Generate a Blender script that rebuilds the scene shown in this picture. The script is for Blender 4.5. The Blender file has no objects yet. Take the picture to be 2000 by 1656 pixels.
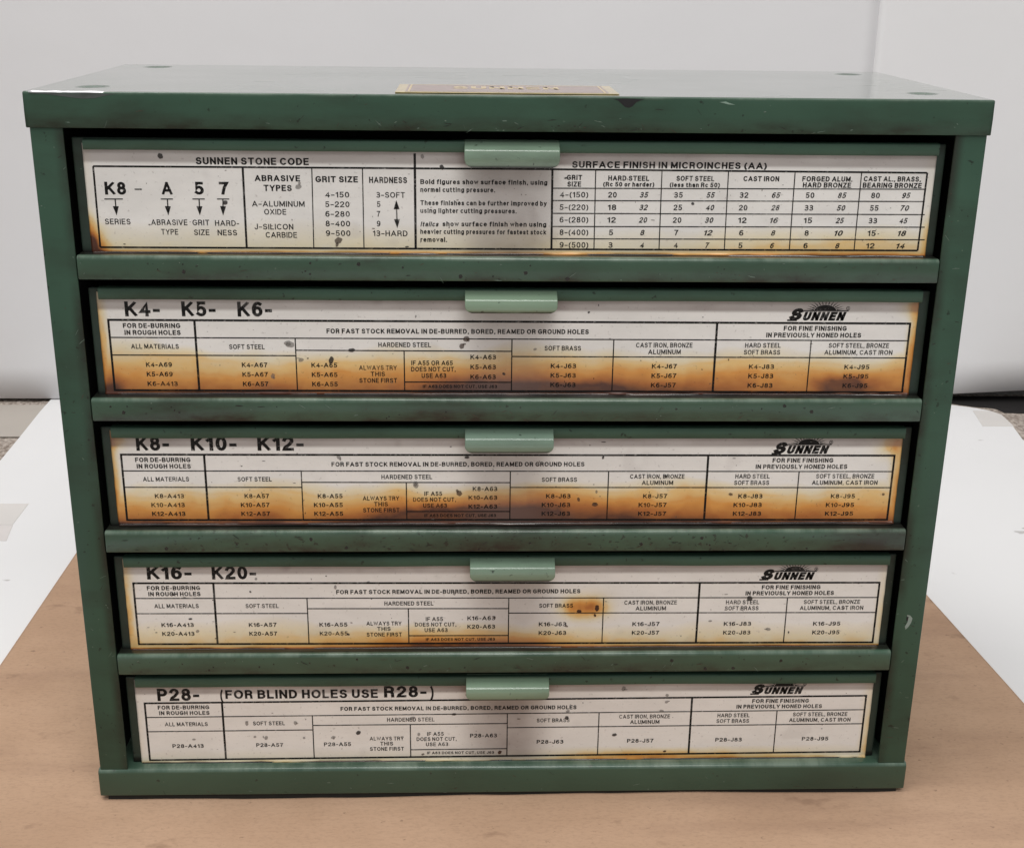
import bpy, bmesh, math, random
import numpy as np
from mathutils import Vector, Matrix

sc = bpy.context.scene
# ------------------------------------------------------------------ camera
cam = bpy.data.cameras.new("camera"); camo = bpy.data.objects.new("camera", cam)
sc.collection.objects.link(camo); sc.camera = camo
cam.sensor_width = 36.0; cam.lens = 2501.6 * 36 / 2000; cam.clip_start = 0.01; cam.clip_end = 50
FW = Vector((0.0344772, 0.9431258, -0.3306434)); RT = Vector((0.9994053, -0.0323526, 0.0119286)); UP = Vector((-0.000553, 0.330858, 0.9436804))
M = Matrix((RT, UP, -FW)).transposed().to_4x4(); M.translation = Vector((-0.01931, -0.54064, 0.04673)); camo.matrix_world = M
# ------------------------------------------------------------------ room light
w = bpy.data.worlds.new("World"); sc.world = w; w.use_nodes = True
w.node_tree.nodes["Background"].inputs[0].default_value = (0.95, 0.96, 0.97, 1)
w.node_tree.nodes["Background"].inputs[1].default_value = 0.43
def lamp(name, loc, tgt, sx, sy, power, col=(1, .98, .95)):
    l = bpy.data.lights.new(name, 'AREA'); l.shape = 'RECTANGLE'; l.size = sx; l.size_y = sy; l.energy = power; l.color = col
    o = bpy.data.objects.new(name, l); sc.collection.objects.link(o); o.location = loc
    o.rotation_euler = (Vector(tgt) - Vector(loc)).to_track_quat('-Z', 'Y').to_euler(); return o
lamp("ceiling_light", (-0.42, -0.28, 1.75), (-0.1, 0.1, -0.3), 1.5, 0.55, 22)
lamp("ceiling_light", (0.45, -1.5, 1.9), (0.0, 0.1, -0.3), 1.2, 0.5, 18.5)
sc.view_settings.view_transform = 'Standard'; sc.view_settings.look = 'None'
sc.view_settings.exposure = 0.0; sc.view_settings.gamma = 1.0; sc.view_settings.use_curve_mapping = False

TXT=[
(1, 'SUNNEN STONE CODE', -133.33, -86.15, -29.77, 2.97, 1, 0),
(1, 'K8', -172.17, -163.21, -42.65, 5.37, 1, 0),
(1, 'A', -148.46, -143.75, -42.51, 5.37, 1, 0),
(1, '5', -134.75, -130.68, -42.42, 5.38, 1, 0),
(1, '7', -124.24, -119.95, -42.35, 5.38, 1, 0),
(1, 'SERIES', -173.26, -162.49, -55.23, 2.4, 0, 0),
(1, 'ABRASIVE', -153.9, -138.57, -55.43, 2.41, 0, 0),
(1, 'TYPE', -149.9, -142.75, -59.49, 2.42, 0, 0),
(1, 'GRIT', -136.41, -129.27, -55.46, 2.41, 0, 0),
(1, 'SIZE', -136.05, -129.55, -59.64, 2.42, 0, 0),
(1, 'HARD-', -126.91, -116.73, -55.62, 2.41, 0, 0),
(1, 'NESS', -126.08, -117.83, -59.69, 2.42, 0, 0),
(1, 'ABRASIVE', -109.2, -90.09, -36.59, 2.57, 1, 0),
(1, 'TYPES', -105.55, -93.71, -40.68, 2.59, 1, 0),
(1, 'A–ALUMINUM', -110.86, -88.6, -47.29, 2.39, 0, 0),
(1, 'OXIDE', -105.85, -96.54, -50.68, 2.4, 0, 0),
(1, 'J–SILICON', -110.31, -93.79, -57.04, 2.42, 0, 0),
(1, 'CARBIDE', -105.71, -92.42, -60.55, 2.43, 0, 0),
(1, 'GRIT SIZE', -83.66, -65.78, -36.85, 2.58, 1, 0),
(1, '4–150', -79.91, -69.64, -43.22, 2.38, 0, 0),
(1, '5–220', -79.95, -69.63, -47.3, 2.39, 0, 0),
(1, '6–280', -79.99, -69.63, -51.41, 2.41, 0, 0),
(1, '8–400', -80.03, -69.62, -55.54, 2.42, 0, 0),
(1, '9–500', -80.07, -69.61, -59.68, 2.43, 0, 0),
(1, 'HARDNESS', -61.05, -45.07, -37.02, 2.58, 1, 0),
(1, '3–SOFT', -58.17, -46.03, -43.18, 2.38, 0, 0),
(1, '5', -58.04, -56.52, -47.13, 2.4, 0, 0),
(1, '7', -58.14, -56.61, -51.28, 2.41, 0, 0),
(1, '9', -58.23, -56.7, -55.46, 2.42, 0, 0),
(1, '13–HARD', -60.08, -45.19, -59.62, 2.43, 0, 0),
(1, 'Bold figures show surface finish, using', -39.45, 14.39, -37.33, 2.05, 0.6, 0),
(1, 'normal cutting pressure.', -39.49, -7.77, -40.65, 2.06, 0.6, 0),
(1, 'These finishes can be further improved by', -39.56, 14.36, -46.24, 2.07, 0.6, 0),
(1, 'using lighter cutting pressures.', -39.6, 1.49, -49.56, 2.08, 0.6, 0),
(1, 'show surface finish when using', -30.25, 14.33, -55.22, 2.1, 0.6, 0),
(1, 'heavier cutting pressures for fastest stock', -39.7, 14.4, -58.57, 2.1, 0.6, 0),
(1, 'removal.', -39.74, -28.31, -62.02, 2.11, 0.6, 0),
(1, 'Italics', -39.66, -31.78, -55.38, 2.09, 0.6, 1),
(1, 'SURFACE FINISH IN MICROINCHES (AA)', 24.66, 107.79, -30.03, 2.79, 1, 0),
(1, 'GRIT', 22.62, 29.16, -35.17, 2.16, 1, 0),
(1, 'SIZE', 22.91, 28.8, -37.99, 2.17, 1, 0),
(1, 'HARD STEEL', 40.29, 57.77, -35.33, 2.16, 1, 0),
(1, '(Rc 50 or harder)', 38.2, 60.08, -37.82, 1.95, 1, 0),
(1, 'SOFT STEEL', 69.37, 85.6, -35.24, 2.17, 1, 0),
(1, '(less than Rc 50)', 66.67, 88.19, -37.85, 1.95, 1, 0),
(1, 'CAST IRON', 98.12, 113.52, -35.15, 2.17, 1, 0),
(1, 'FORGED ALUM.', 123.44, 145.08, -35.06, 2.17, 1, 0),
(1, 'HARD BRONZE', 123.89, 144.68, -37.67, 2.18, 1, 0),
(1, 'CAST AL., BRASS,', 149.94, 174.74, -34.86, 2.18, 1, 0),
(1, 'BEARING BRONZE', 149.78, 175.29, -37.59, 2.18, 1, 0),
(1, '4–(150)', 19.75, 32.0, -42.55, 2.39, 0, 0),
(1, '20', 40.45, 44.17, -42.5, 2.4, 0.3, 0),
(1, '35', 54.05, 57.77, -42.44, 2.4, 0.5, 1),
(1, '35', 68.78, 72.5, -42.38, 2.4, 0.3, 0),
(1, '55', 82.65, 86.37, -42.32, 2.4, 0.5, 1),
(1, '32', 96.99, 100.71, -42.26, 2.4, 0.3, 0),
(1, '65', 110.9, 114.62, -42.21, 2.4, 0.5, 1),
(1, '50', 125.51, 129.23, -42.14, 2.4, 0.3, 0),
(1, '85', 139.47, 143.19, -42.09, 2.4, 0.5, 1),
(1, '80', 153.9, 157.62, -42.03, 2.4, 0.3, 0),
(1, '95', 167.25, 170.97, -41.97, 2.4, 0.5, 1),
(1, '5–(220)', 19.88, 32.17, -47.91, 2.41, 0, 0),
(1, '18', 40.45, 44.17, -47.86, 2.4, 0.3, 0),
(1, '32', 54.05, 57.77, -47.81, 2.4, 0.5, 1),
(1, '25', 68.78, 72.5, -47.75, 2.4, 0.3, 0),
(1, '40', 82.65, 86.37, -47.7, 2.4, 0.5, 1),
(1, '20', 96.99, 100.71, -47.65, 2.4, 0.3, 0),
(1, '28', 110.9, 114.62, -47.6, 2.4, 0.5, 1),
(1, '33', 125.51, 129.23, -47.55, 2.4, 0.3, 0),
(1, '50', 139.47, 143.19, -47.5, 2.4, 0.5, 1),
(1, '55', 153.9, 157.62, -47.44, 2.4, 0.3, 0),
(1, '70', 167.25, 170.97, -47.39, 2.4, 0.5, 1),
(1, '6–(280)', 20.01, 32.34, -53.3, 2.43, 0, 0),
(1, '12', 40.45, 44.17, -53.25, 2.4, 0.3, 0),
(1, '20', 54.05, 57.77, -53.21, 2.4, 0.5, 1),
(1, '20', 68.78, 72.5, -53.16, 2.4, 0.3, 0),
(1, '30', 82.65, 86.37, -53.12, 2.4, 0.5, 1),
(1, '12', 96.99, 100.71, -53.07, 2.4, 0.3, 0),
(1, '16', 110.9, 114.62, -53.03, 2.4, 0.5, 1),
(1, '15', 125.51, 129.23, -52.98, 2.4, 0.3, 0),
(1, '25', 139.47, 143.19, -52.94, 2.4, 0.5, 1),
(1, '33', 153.9, 157.62, -52.89, 2.4, 0.3, 0),
(1, '45', 167.25, 170.97, -52.85, 2.4, 0.5, 1),
(1, '8–(400)', 20.14, 32.51, -58.73, 2.44, 0, 0),
(1, '5', 41.38, 43.24, -58.68, 2.4, 0.3, 0),
(1, '8', 54.98, 56.84, -58.65, 2.4, 0.5, 1),
(1, '7', 69.71, 71.57, -58.61, 2.4, 0.3, 0),
(1, '12', 82.65, 86.37, -58.57, 2.4, 0.5, 1),
(1, '6', 97.92, 99.78, -58.53, 2.4, 0.3, 0),
(1, '8', 111.83, 113.69, -58.5, 2.4, 0.5, 1),
(1, '8', 126.44, 128.3, -58.46, 2.4, 0.3, 0),
(1, '10', 139.47, 143.19, -58.42, 2.4, 0.5, 1),
(1, '15', 153.9, 157.62, -58.38, 2.4, 0.3, 0),
(1, '18', 167.25, 170.97, -58.35, 2.4, 0.5, 1),
(1, '9–(500)', 20.27, 32.69, -64.2, 2.46, 0, 0),
(1, '3', 41.38, 43.24, -64.15, 2.4, 0.3, 0),
(1, '4', 54.98, 56.84, -64.12, 2.4, 0.5, 1),
(1, '4', 69.71, 71.57, -64.09, 2.4, 0.3, 0),
(1, '7', 83.58, 85.44, -64.06, 2.4, 0.5, 1),
(1, '5', 97.92, 99.78, -64.03, 2.4, 0.3, 0),
(1, '6', 111.83, 113.69, -64.0, 2.4, 0.5, 1),
(1, '6', 126.44, 128.3, -63.97, 2.4, 0.3, 0),
(1, '8', 140.4, 142.26, -63.94, 2.4, 0.5, 1),
(1, '12', 153.9, 157.62, -63.9, 2.4, 0.3, 0),
(1, '14', 167.25, 170.97, -63.88, 2.4, 0.5, 1),
(2, 'K4-', -168.4, -153.19, -95.4, 6.63, 1, 0),
(2, 'K5-', -143.91, -129.1, -95.31, 6.64, 1, 0),
(2, 'K6-', -119.8, -104.72, -95.34, 6.65, 1, 0),
(3, 'K8-', -168.8, -153.94, -157.74, 6.88, 1, 0),
(3, 'K10-', -144.33, -123.68, -157.75, 6.89, 1, 0),
(3, 'K12-', -114.49, -93.55, -157.75, 6.91, 1, 0),
(4, 'K16-', -169.25, -148.38, -221.96, 6.87, 1, 0),
(4, 'K20-', -139.12, -118.42, -222.08, 6.88, 1, 0),
(5, 'P28-', -169.41, -149.27, -287.08, 6.8, 1, 0),
(5, 'FOR BLIND HOLES USE', -136.7, -63.0, -286.12, 4.83, 1, 0),
(5, 'R28-', -59.99, -39.35, -285.94, 6.27, 1, 0),
(5, '(', -139.2, -137.72, -287.53, 6.81, 0.6, 0),
(5, ')', -37.61, -35.87, -286.9, 7.42, 0.6, 0)
]
LINES1= [(-175.99, -30.85, 16.23, -30.72, 0.7), (16.23, -30.72, 177.09, -31.06, 0.7), (-176.22, -65.06, 16.77, -64.92, 0.7), (16.77, -64.92, 176.84, -64.64, 0.7), (-175.99, -30.85, -176.22, -65.06, 0.7), (177.09, -31.06, 176.84, -64.64, 0.7), (-113.86, -30.82, -114.07, -64.95, 0.8), (-84.98, -31.03, -85.45, -65.02, 0.4), (-63.73, -31.09, -63.97, -65.13, 0.4), (-41.68, -24.53, -41.77, -65.01, 0.9), (16.45, -30.93, 16.77, -64.92, 0.8), (34.83, -31.01, 35.2, -65.05, 0.4), (63.07, -30.8, 63.47, -64.9, 0.4), (91.51, -30.6, 91.94, -64.75, 0.4), (120.1, -31.04, 120.39, -64.6, 0.4), (148.74, -30.83, 148.83, -64.44, 0.4), (16.63, -38.7, 176.82, -38.04, 0.4), (16.74, -43.92, 177.45, -43.31, 0.4), (16.87, -49.4, 178.13, -48.95, 0.4), (16.99, -55.04, 178.78, -54.4, 0.4), (17.11, -60.34, 179.44, -59.89, 0.4), (-172.59, -44.51, -164.89, -44.46, 0.4), (-149.02, -44.36, -143.87, -44.33, 0.4), (-135.71, -44.27, -130.55, -44.24, 0.4), (-125.39, -44.2, -120.23, -44.17, 0.4), (-159.61, -40.34, -156.62, -40.32, 0.5)]
ARROWS= [(-168.1, -44.48, -168.07, -51.42, 0), (-146.23, -44.34, -146.33, -51.28, 0), (-132.92, -44.25, -133.07, -51.2, 0), (-122.92, -44.19, -123.24, -51.14, 0), (-49.75, -44.14, -49.53, -56.18, 1)]
LOGOS= [(2, 122.72, 149.06, -96.26), (3, 120.78, 147.49, -159.3), (4, 120.0, 146.44, -223.35), (5, 120.2, 146.51, -285.53)]
STAINS= [(1, -147.84, -26.41, 1.52, 0), (1, -30.32, -30.2, 1.3, 0), (1, -38.47, -25.78, 1.09, 1), (1, -90.89, -38.79, 1.52, 1), (1, -122.04, -45.7, 1.3, 0), (1, -74.82, -61.63, 1.96, 2), (1, 77.01, -44.84, 0.87, 0), (1, 60.16, -51.99, 0.65, 1), (1, 22.19, -34.33, 0.65, 0), (1, -45.5, -64.14, 0.65, 0), (2, -97.89, -107.71, 2.39, 1), (2, -70.57, -110.44, 1.52, 0), (2, -93.03, -114.97, 1.3, 1), (2, -79.73, -114.94, 1.74, 0), (2, -105.78, -122.34, 1.3, 1), (2, -21.98, -108.43, 1.52, 2), (2, -19.94, -105.14, 1.74, 2), (2, -3.27, -121.19, 0.87, 0), (2, 10.48, -109.76, 0.87, 1), (2, 33.86, -92.85, 0.65, 0), (2, 38.04, -89.6, 0.43, 0), (2, -42.15, -94.98, 0.65, 1), (3, -43.18, -174.32, 1.96, 1), (3, -23.23, -178.66, 1.74, 2), (3, -19.7, -161.01, 1.09, 0), (3, 42.61, -161.03, 0.87, 0), (3, 42.58, -153.54, 0.65, 0), (3, 39.63, -184.39, 1.52, 2), (3, 31.94, -181.81, 1.09, 2), (3, 40.13, -177.99, 0.87, 1), (3, 102.62, -179.35, 1.09, 2), (3, -77.85, -160.99, 1.3, 1), (3, 174.21, -179.46, 0.87, 2), (3, -122.01, -165.2, 0.43, 0), (3, -111.94, -162.72, 0.43, 0), (3, -98.54, -173.5, 0.43, 0), (3, 71.83, -170.38, 0.87, 0), (4, -25.74, -229.74, 1.09, 1), (4, 33.87, -239.52, 1.3, 3), (4, 42.4, -237.93, 1.74, 3), (4, 41.55, -241.75, 0.87, 3), (4, 115.44, -233.09, 1.74, 0), (4, -76.4, -251.27, 0.87, 0), (4, -150.56, -242.66, 0.87, 0), (4, -147.64, -249.22, 1.09, 1), (4, -81.66, -226.28, 1.09, 1), (4, -121.58, -228.51, 0.65, 0), (4, -6.48, -242.6, 0.87, 2), (4, 97.23, -245.06, 0.87, 1), (4, 135.74, -251.37, 0.65, 0), (4, 27.95, -247.45, 0.87, 2), (4, 125.63, -249.64, 1.3, 1), (4, -157.76, -229.69, 0.87, 0), (4, 103.95, -230.86, 0.65, 1), (4, 161.23, -238.51, 1.09, 1), (4, -118.59, -221.86, 0.87, 1), (5, -25.94, -295.62, 1.09, 0), (5, -46.27, -297.47, 1.3, 1), (5, 29.52, -298.12, 1.3, 0), (5, 29.92, -294.35, 1.09, 1), (5, -3.38, -317.48, 1.3, 3), (5, -127.27, -299.96, 1.3, 1), (5, -103.6, -299.88, 1.3, 1), (5, -73.03, -305.67, 1.52, 0), (5, -85.41, -308.18, 1.3, 1), (5, -118.23, -308.17, 1.3, 1), (5, -123.7, -307.54, 0.87, 1), (5, -99.71, -308.34, 0.87, 1), (5, 53.44, -307.97, 1.3, 0), (5, 78.57, -285.79, 1.09, 1), (5, 78.51, -289.53, 1.09, 1), (5, 56.97, -281.89, 1.52, 1), (5, -41.48, -318.29, 0.87, 2), (5, -153.47, -308.72, 0.87, 1), (5, -43.37, -306.81, 1.09, 1), (5, 76.23, -294.44, 1.09, 1), (5, 78.95, -317.68, 0.87, 3), (5, 5.79, -298.5, 0.65, 2)]
#T1 [(-176.0, -30.6), (-176.2, -65.1), (177.1, -31.1), (176.8, -64.6)]
# ------------------------------------------------------------------ helpers
MM = 0.001
rng = random.Random(7)
def vnoise(x, y, s, seed=0):
    """value noise, x/y arrays in mm, s = feature size in mm"""
    r = np.random.RandomState(seed); tab = r.rand(256, 256)
    u = np.asarray(x) / s + 500; v = np.asarray(y) / s + 500
    i = np.floor(u).astype(int); j = np.floor(v).astype(int); fu = u - i; fv = v - j
    fu = fu * fu * (3 - 2 * fu); fv = fv * fv * (3 - 2 * fv)
    g = lambda a, b: tab[a % 256, b % 256]
    return (g(i, j) * (1 - fu) + g(i + 1, j) * fu) * (1 - fv) + (g(i, j + 1) * (1 - fu) + g(i + 1, j + 1) * fu) * fv
def fbm(x, y, s, seed=0):
    return .5 * vnoise(x, y, s, seed) + .3 * vnoise(x, y, s / 2.1, seed + 1) + .2 * vnoise(x, y, s / 4.3, seed + 2)
def sst(a, b, x):
    t = np.clip((np.asarray(x, float) - a) / (b - a), 0, 1); return t * t * (3 - 2 * t)

def link(name, me, mat=None, parent=None, smooth=False):
    o = bpy.data.objects.new(name, me); sc.collection.objects.link(o)
    for m_ in (mat if isinstance(mat, (list, tuple)) else [mat]):
        if m_ is not None: me.materials.append(m_)
    if smooth:
        me.polygons.foreach_set('use_smooth', [True] * len(me.polygons))
    if parent is not None:
        o.parent = parent; o.matrix_parent_inverse = WM[parent.name].inverted()
    WM[o.name] = Matrix.Identity(4)
    return o
WM = {}
def from_bm(name, bm, mat, parent=None, smooth=False):
    me = bpy.data.meshes.new(name); bm.to_mesh(me); bm.free(); return link(name, me, mat, parent, smooth)
def thing(name, loc, label, cat, group=None):
    o = bpy.data.objects.new(name, None); sc.collection.objects.link(o); o.location = loc
    o.empty_display_size = .05
    WM[o.name] = Matrix.Translation(loc); tag(o, label, cat, group); return o
def tag(o, label=None, cat=None, group=None, kind=None):
    if label: o['label'] = label
    if cat: o['category'] = cat
    if group: o['group'] = group
    if kind: o['kind'] = kind
    return o
def add_box(bm, x0, x1, y0, y1, z0, z1):
    v = [bm.verts.new((x, y, z)) for x in (x0, x1) for y in (y0, y1) for z in (z0, z1)]
    for f in ((0, 1, 3, 2), (4, 6, 7, 5), (0, 4, 5, 1), (2, 3, 7, 6), (0, 2, 6, 4), (1, 5, 7, 3)):
        bm.faces.new([v[i] for i in f])
    return v
def box_bm(x0, x1, y0, y1, z0, z1, sel=None, r=.0004, seg=2):
    """box in mm with every edge rounded by r, edges picked by sel(mid) rounded by a bigger radius first"""
    bm = bmesh.new(); add_box(bm, *(a * MM for a in (x0, x1, y0, y1, z0, z1)))
    if sel:
        es = [e for e in bm.edges if sel((e.verts[0].co + e.verts[1].co) / 2 / MM, (e.verts[1].co - e.verts[0].co).normalized())]
        if es: bmesh.ops.bevel(bm, geom=es, offset=sel.r, segments=5, profile=.5, affect='EDGES')
        es = [e for e in bm.edges if len(e.link_faces) == 2 and e.calc_face_angle(0) > 1.2]
        bmesh.ops.bevel(bm, geom=es, offset=r, segments=seg, profile=.5, affect='EDGES')
    elif r:
        bmesh.ops.bevel(bm, geom=bm.edges[:], offset=r, segments=seg, profile=.5, affect='EDGES')
    bmesh.ops.recalc_face_normals(bm, faces=bm.faces[:])
    return bm
class Sel:
    def __init__(s, f, r): s.f = f; s.r = r
    def __call__(s, m, d): return s.f(m, d)
def smooth_by_angle(o, ang=40):
    me = o.data; me.polygons.foreach_set('use_smooth', [True] * len(me.polygons))
    bm = bmesh.new(); bm.from_mesh(me)
    for e in bm.edges:
        e.smooth = not (len(e.link_faces) == 2 and e.calc_face_angle(0) > math.radians(ang))
    bm.to_mesh(me); bm.free(); return o
def grid_mesh(name, P, closed=False):
    """P: (ny, nx, 3) array of points -> quads"""
    ny, nx = P.shape[:2]; me = bpy.data.meshes.new(name)
    idx = np.arange(nx * ny).reshape(ny, nx)
    q = np.stack([idx[:-1, :-1], idx[:-1, 1:], idx[1:, 1:], idx[1:, :-1]], -1).reshape(-1, 4)
    me.vertices.add(nx * ny); me.vertices.foreach_set('co', P.reshape(-1).astype(np.float32))
    me.loops.add(q.size); me.loops.foreach_set('vertex_index', q.reshape(-1).astype(np.int32))
    me.polygons.add(len(q)); me.polygons.foreach_set('loop_start', np.arange(0, q.size, 4, dtype=np.int32))
    me.polygons.foreach_set('loop_total', np.full(len(q), 4, np.int32)) if hasattr(me.polygons[0], 'loop_total') and False else None
    me.update(calc_edges=True); me.validate(); return me
def set_attr(me, name, rgb):
    a = me.color_attributes.new(name, 'FLOAT_COLOR', 'POINT')
    c = np.ones((len(me.vertices), 4), np.float32); c[:, :3] = rgb; a.data.foreach_set('color', c.reshape(-1))

# ------------------------------------------------------------------ materials
class NT:
    def __init__(s, name):
        s.m = bpy.data.materials.new(name); s.m.use_nodes = True; s.t = s.m.node_tree; s.n = s.t.nodes
        s.b = s.n['Principled BSDF']; s.co = s.n.new('ShaderNodeTexCoord')
    def l(s, a, b): s.t.links.new(a, b)
    def noise(s, scale, detail=4, rough=.55, vec=None, stretch=None, off=(0, 0, 0)):
        mp = s.n.new('ShaderNodeMapping'); s.l(vec or s.co.outputs['Object'], mp.inputs[0])
        mp.inputs['Scale'].default_value = stretch or (1, 1, 1); mp.inputs['Location'].default_value = off
        n = s.n.new('ShaderNodeTexNoise'); n.inputs['Scale'].default_value = scale; n.inputs['Detail'].default_value = detail
        n.inputs['Roughness'].default_value = rough; s.l(mp.outputs[0], n.inputs['Vector']); return n.outputs[0]
    def ramp(s, f, stops, interp='LINEAR'):
        r = s.n.new('ShaderNodeValToRGB'); s.l(f, r.inputs[0]); e = r.color_ramp.elements; r.color_ramp.interpolation = interp
        e[0].position, e[0].color = stops[0][0], (*stops[0][1], 1); e[1].position, e[1].color = stops[1][0], (*stops[1][1], 1)
        for p, c in stops[2:]:
            k = e.new(p); k.color = (*c, 1)
        return r.outputs[0]
    def mix(s, f, a, b, mode='MIX'):
        m = s.n.new('ShaderNodeMix'); m.data_type = 'RGBA'; m.blend_type = mode
        for i, v in ((0, f), (6, a), (7, b)):
            if isinstance(v, (int, float)): m.inputs[i].default_value = v
            elif isinstance(v, tuple): m.inputs[i].default_value = (*v, 1)
            else: s.l(v, m.inputs[i])
        return m.outputs[2]
    def math(s, op, a, b=0.0, c=None, clamp=False):
        m = s.n.new('ShaderNodeMath'); m.operation = op; m.use_clamp = clamp
        for i, v in enumerate((a, b) if c is None else (a, b, c)):
            if isinstance(v, (int, float)): m.inputs[i].default_value = v
            else: s.l(v, m.inputs[i])
        return m.outputs[0]
    def rng(s, v, a, b, c=0., d=1.):
        m = s.n.new('ShaderNodeMapRange'); m.interpolation_type = 'SMOOTHSTEP'; s.l(v, m.inputs[0])
        for i, q in zip((1, 2, 3, 4), (a, b, c, d)): m.inputs[i].default_value = q
        return m.outputs[0]
    def bump(s, h, strength, dist):
        b = s.n.new('ShaderNodeBump'); b.inputs['Strength'].default_value = strength; b.inputs['Distance'].default_value = dist
        s.l(h, b.inputs['Height']); s.l(b.outputs[0], s.b.inputs['Normal']); return b.outputs[0]
    def xyz(s):
        x = s.n.new('ShaderNodeSeparateXYZ'); s.l(s.co.outputs['Object'], x.inputs[0]); return x.outputs
    def set(s, **k):
        for a, v in k.items():
            i = s.b.inputs[a.replace('_', ' ')]
            if isinstance(v, tuple): i.default_value = (*v, 1)
            elif isinstance(v, (int, float)): i.default_value = v
            else: s.l(v, i)
BG = (0.038, 0.086, 0.057)
def paint(name, base=BG, dirt=.35, off=(0, 0, 0), rough=.34, band=None, speck=.60, wz=None, ledge_dark=False, foot=None, inner=None, edge=False, coat=(.0, .2), bmp=.35):
    """old green machine enamel: mottled, grease film, dark specks, worn edges with painted highlight"""
    t = NT(name)
    lo = t.noise(14, 3, .5, off=off); hi = t.noise(90, 5, .6, off=off, stretch=(.6, 1, 1.4))
    c = t.mix(t.rng(lo, .3, .7), tuple(v * .90 for v in base), (base[0] * 1.12, base[1] * 1.10, base[2] * 1.10))
    d = t.math('MULTIPLY', t.rng(t.noise(26, 6, .62, off=off, stretch=(.45, 1, 1.2)), .46, .72), dirt)
    if band is not None:          # (z_high, z_low) in m: grease builds up towards z_low
        z = t.xyz()[2]
        bm_ = t.rng(z, band[0], band[1])
        d = t.math('ADD', d, t.math('MULTIPLY', bm_, t.rng(hi, .35, .75, 0., min(1, dirt * 1.6))), clamp=True)
    c = t.mix(d, c, (0.020, 0.019, 0.012))
    sp = t.noise(330, 2, .5, off=off); c = t.mix(t.rng(sp, speck + .08, speck + .16, 0, .75), c, (.012, .014, .011))
    sl = t.noise(420, 2, .5, off=(off[0] + 3, 1, 2)); c = t.mix(t.rng(sl, .74, .80, 0, .4), c, (.16, .20, .16))
    if wz:                        # rubbed top edge with its highlight painted paler, just under z = wz
        e = t.math('MULTIPLY', t.rng(t.xyz()[2], wz - .0022, wz - .0004), t.rng(t.noise(38, 6, .7, off=off, stretch=(1, .3, .3)), .38, .66, .08, .75))
        c = t.mix(e, c, (.20, .26, .205))
    if inner:                     # hand grease along the inner edge of the posts
        ax = t.math('ABSOLUTE', t.xyz()[0])
        c = t.mix(t.math('MULTIPLY', t.rng(ax, inner + .0050, inner), t.rng(t.noise(22, 5, .6, off=off), .36, .62, .15, .85)), c, (.018, .017, .012))
    if foot:                      # black line along the lower edge
        c = t.mix(t.math('MULTIPLY', t.rng(t.xyz()[2], foot[0], foot[1], 0, .93), t.rng(hi, .25, .5, .45, 1.)), c, (.007, .006, .005))
    if ledge_dark:                  # darker on the ledge behind the front edge
        c = t.mix(t.rng(t.xyz()[1], .0012, .0026, 0, .9), c, (.012, .010, .008))
    if edge:
        g = t.n.new('ShaderNodeNewGeometry')
        e = t.math('MULTIPLY', t.rng(g.outputs['Pointiness'], .53, .62), t.rng(hi, .42, .62, 0, .55))
        c = t.mix(e, c, (.15, .22, .17))
    t.set(Base_Color=c, Roughness=t.math('ADD', t.math('MULTIPLY', d, .25), t.rng(lo, .2, .8, rough - .05, rough + .08)))
    t.set(Coat_Weight=coat[0], Coat_Roughness=coat[1], Specular_IOR_Level=.32)
    t.bump(t.math('ADD', t.math('MULTIPLY', t.noise(55, 2, .5, off=off), .8), t.math('MULTIPLY', t.noise(500, 2, .6), .12)), bmp, .0008)
    return t.m
m_lid = paint('green_enamel_lid', dirt=.5, band=(-.006, -.0155), off=(.7, 0, 0), wz=.0006)
m_top = paint('green_enamel_lid_top', base=(.085, .13, .10), dirt=.08, off=(.7, 0, 0), rough=.22, coat=(1., .09), bmp=.05, edge=False)
m_body = paint('green_enamel_body', inner=.1858, dirt=.35, off=(2, 1, 0))
m_base = paint('green_enamel_base', dirt=.25, off=(5, 0, 1), coat=(.55, .16), wz=-.3221)
m_face = paint('green_enamel_drawer', dirt=.7, off=(1, 4, 0), base=(.026, .044, .034))
m_lip = paint('green_enamel_lip', base=(.050, .104, .072), dirt=.45, off=(3, 3, 0))
m_handle = paint('green_enamel_pull', base=(.178, .262, .198), dirt=.4, off=(0, 2, 5), rough=.3, speck=.62, coat=(.9, .15))
m_rails = [paint('green_enamel_rail', base=(.041, .090, .058), dirt=dd, off=(i * 1.7, 0, i), band=(za, za - .009), speck=ss, coat=(.55, .16), wz=-.0674 - i * .06378, ledge_dark=True)
           for i, (dd, za, ss) in enumerate(((.7, -.0705, .60), (.85, -.134, .60), (.9, -.198, .53), (.6, -.262, .58)))]
def plain(name, col, rough=.5, metal=0., alpha=1., coat=0., **k):
    t = NT(name); n = t.noise(180, 3); c = t.mix(t.rng(n, .3, .7), tuple(v * .85 for v in col), tuple(min(1, v * 1.12) for v in col))
    t.set(Base_Color=c, Roughness=rough, Metallic=metal, Alpha=alpha, Coat_Weight=coat, **k); return t.m
m_ink = plain('black_ink', (.006, .006, .006), .6, Specular_IOR_Level=.25)
def ink():
    t = NT('black_ink'); t.set(Base_Color=(.006, .006, .006), Roughness=.6, Specular_IOR_Level=.25, Alpha=t.math('MULTIPLY', t.rng(t.noise(95, 5, .65), .34, .52, .72, 1.), t.rng(t.noise(900, 2, .6), .30, .42, .6, 1.))); return t.m
m_ink = ink()
m_bare = plain('bare_steel', (.72, .72, .74), .35, .6)
m_chip = plain('dark_chip', (.006, .006, .008), .6)
m_dark = plain('shade_black', (.01, .012, .011), .8)  # black for painted shade inside and under the cabinet
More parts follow.
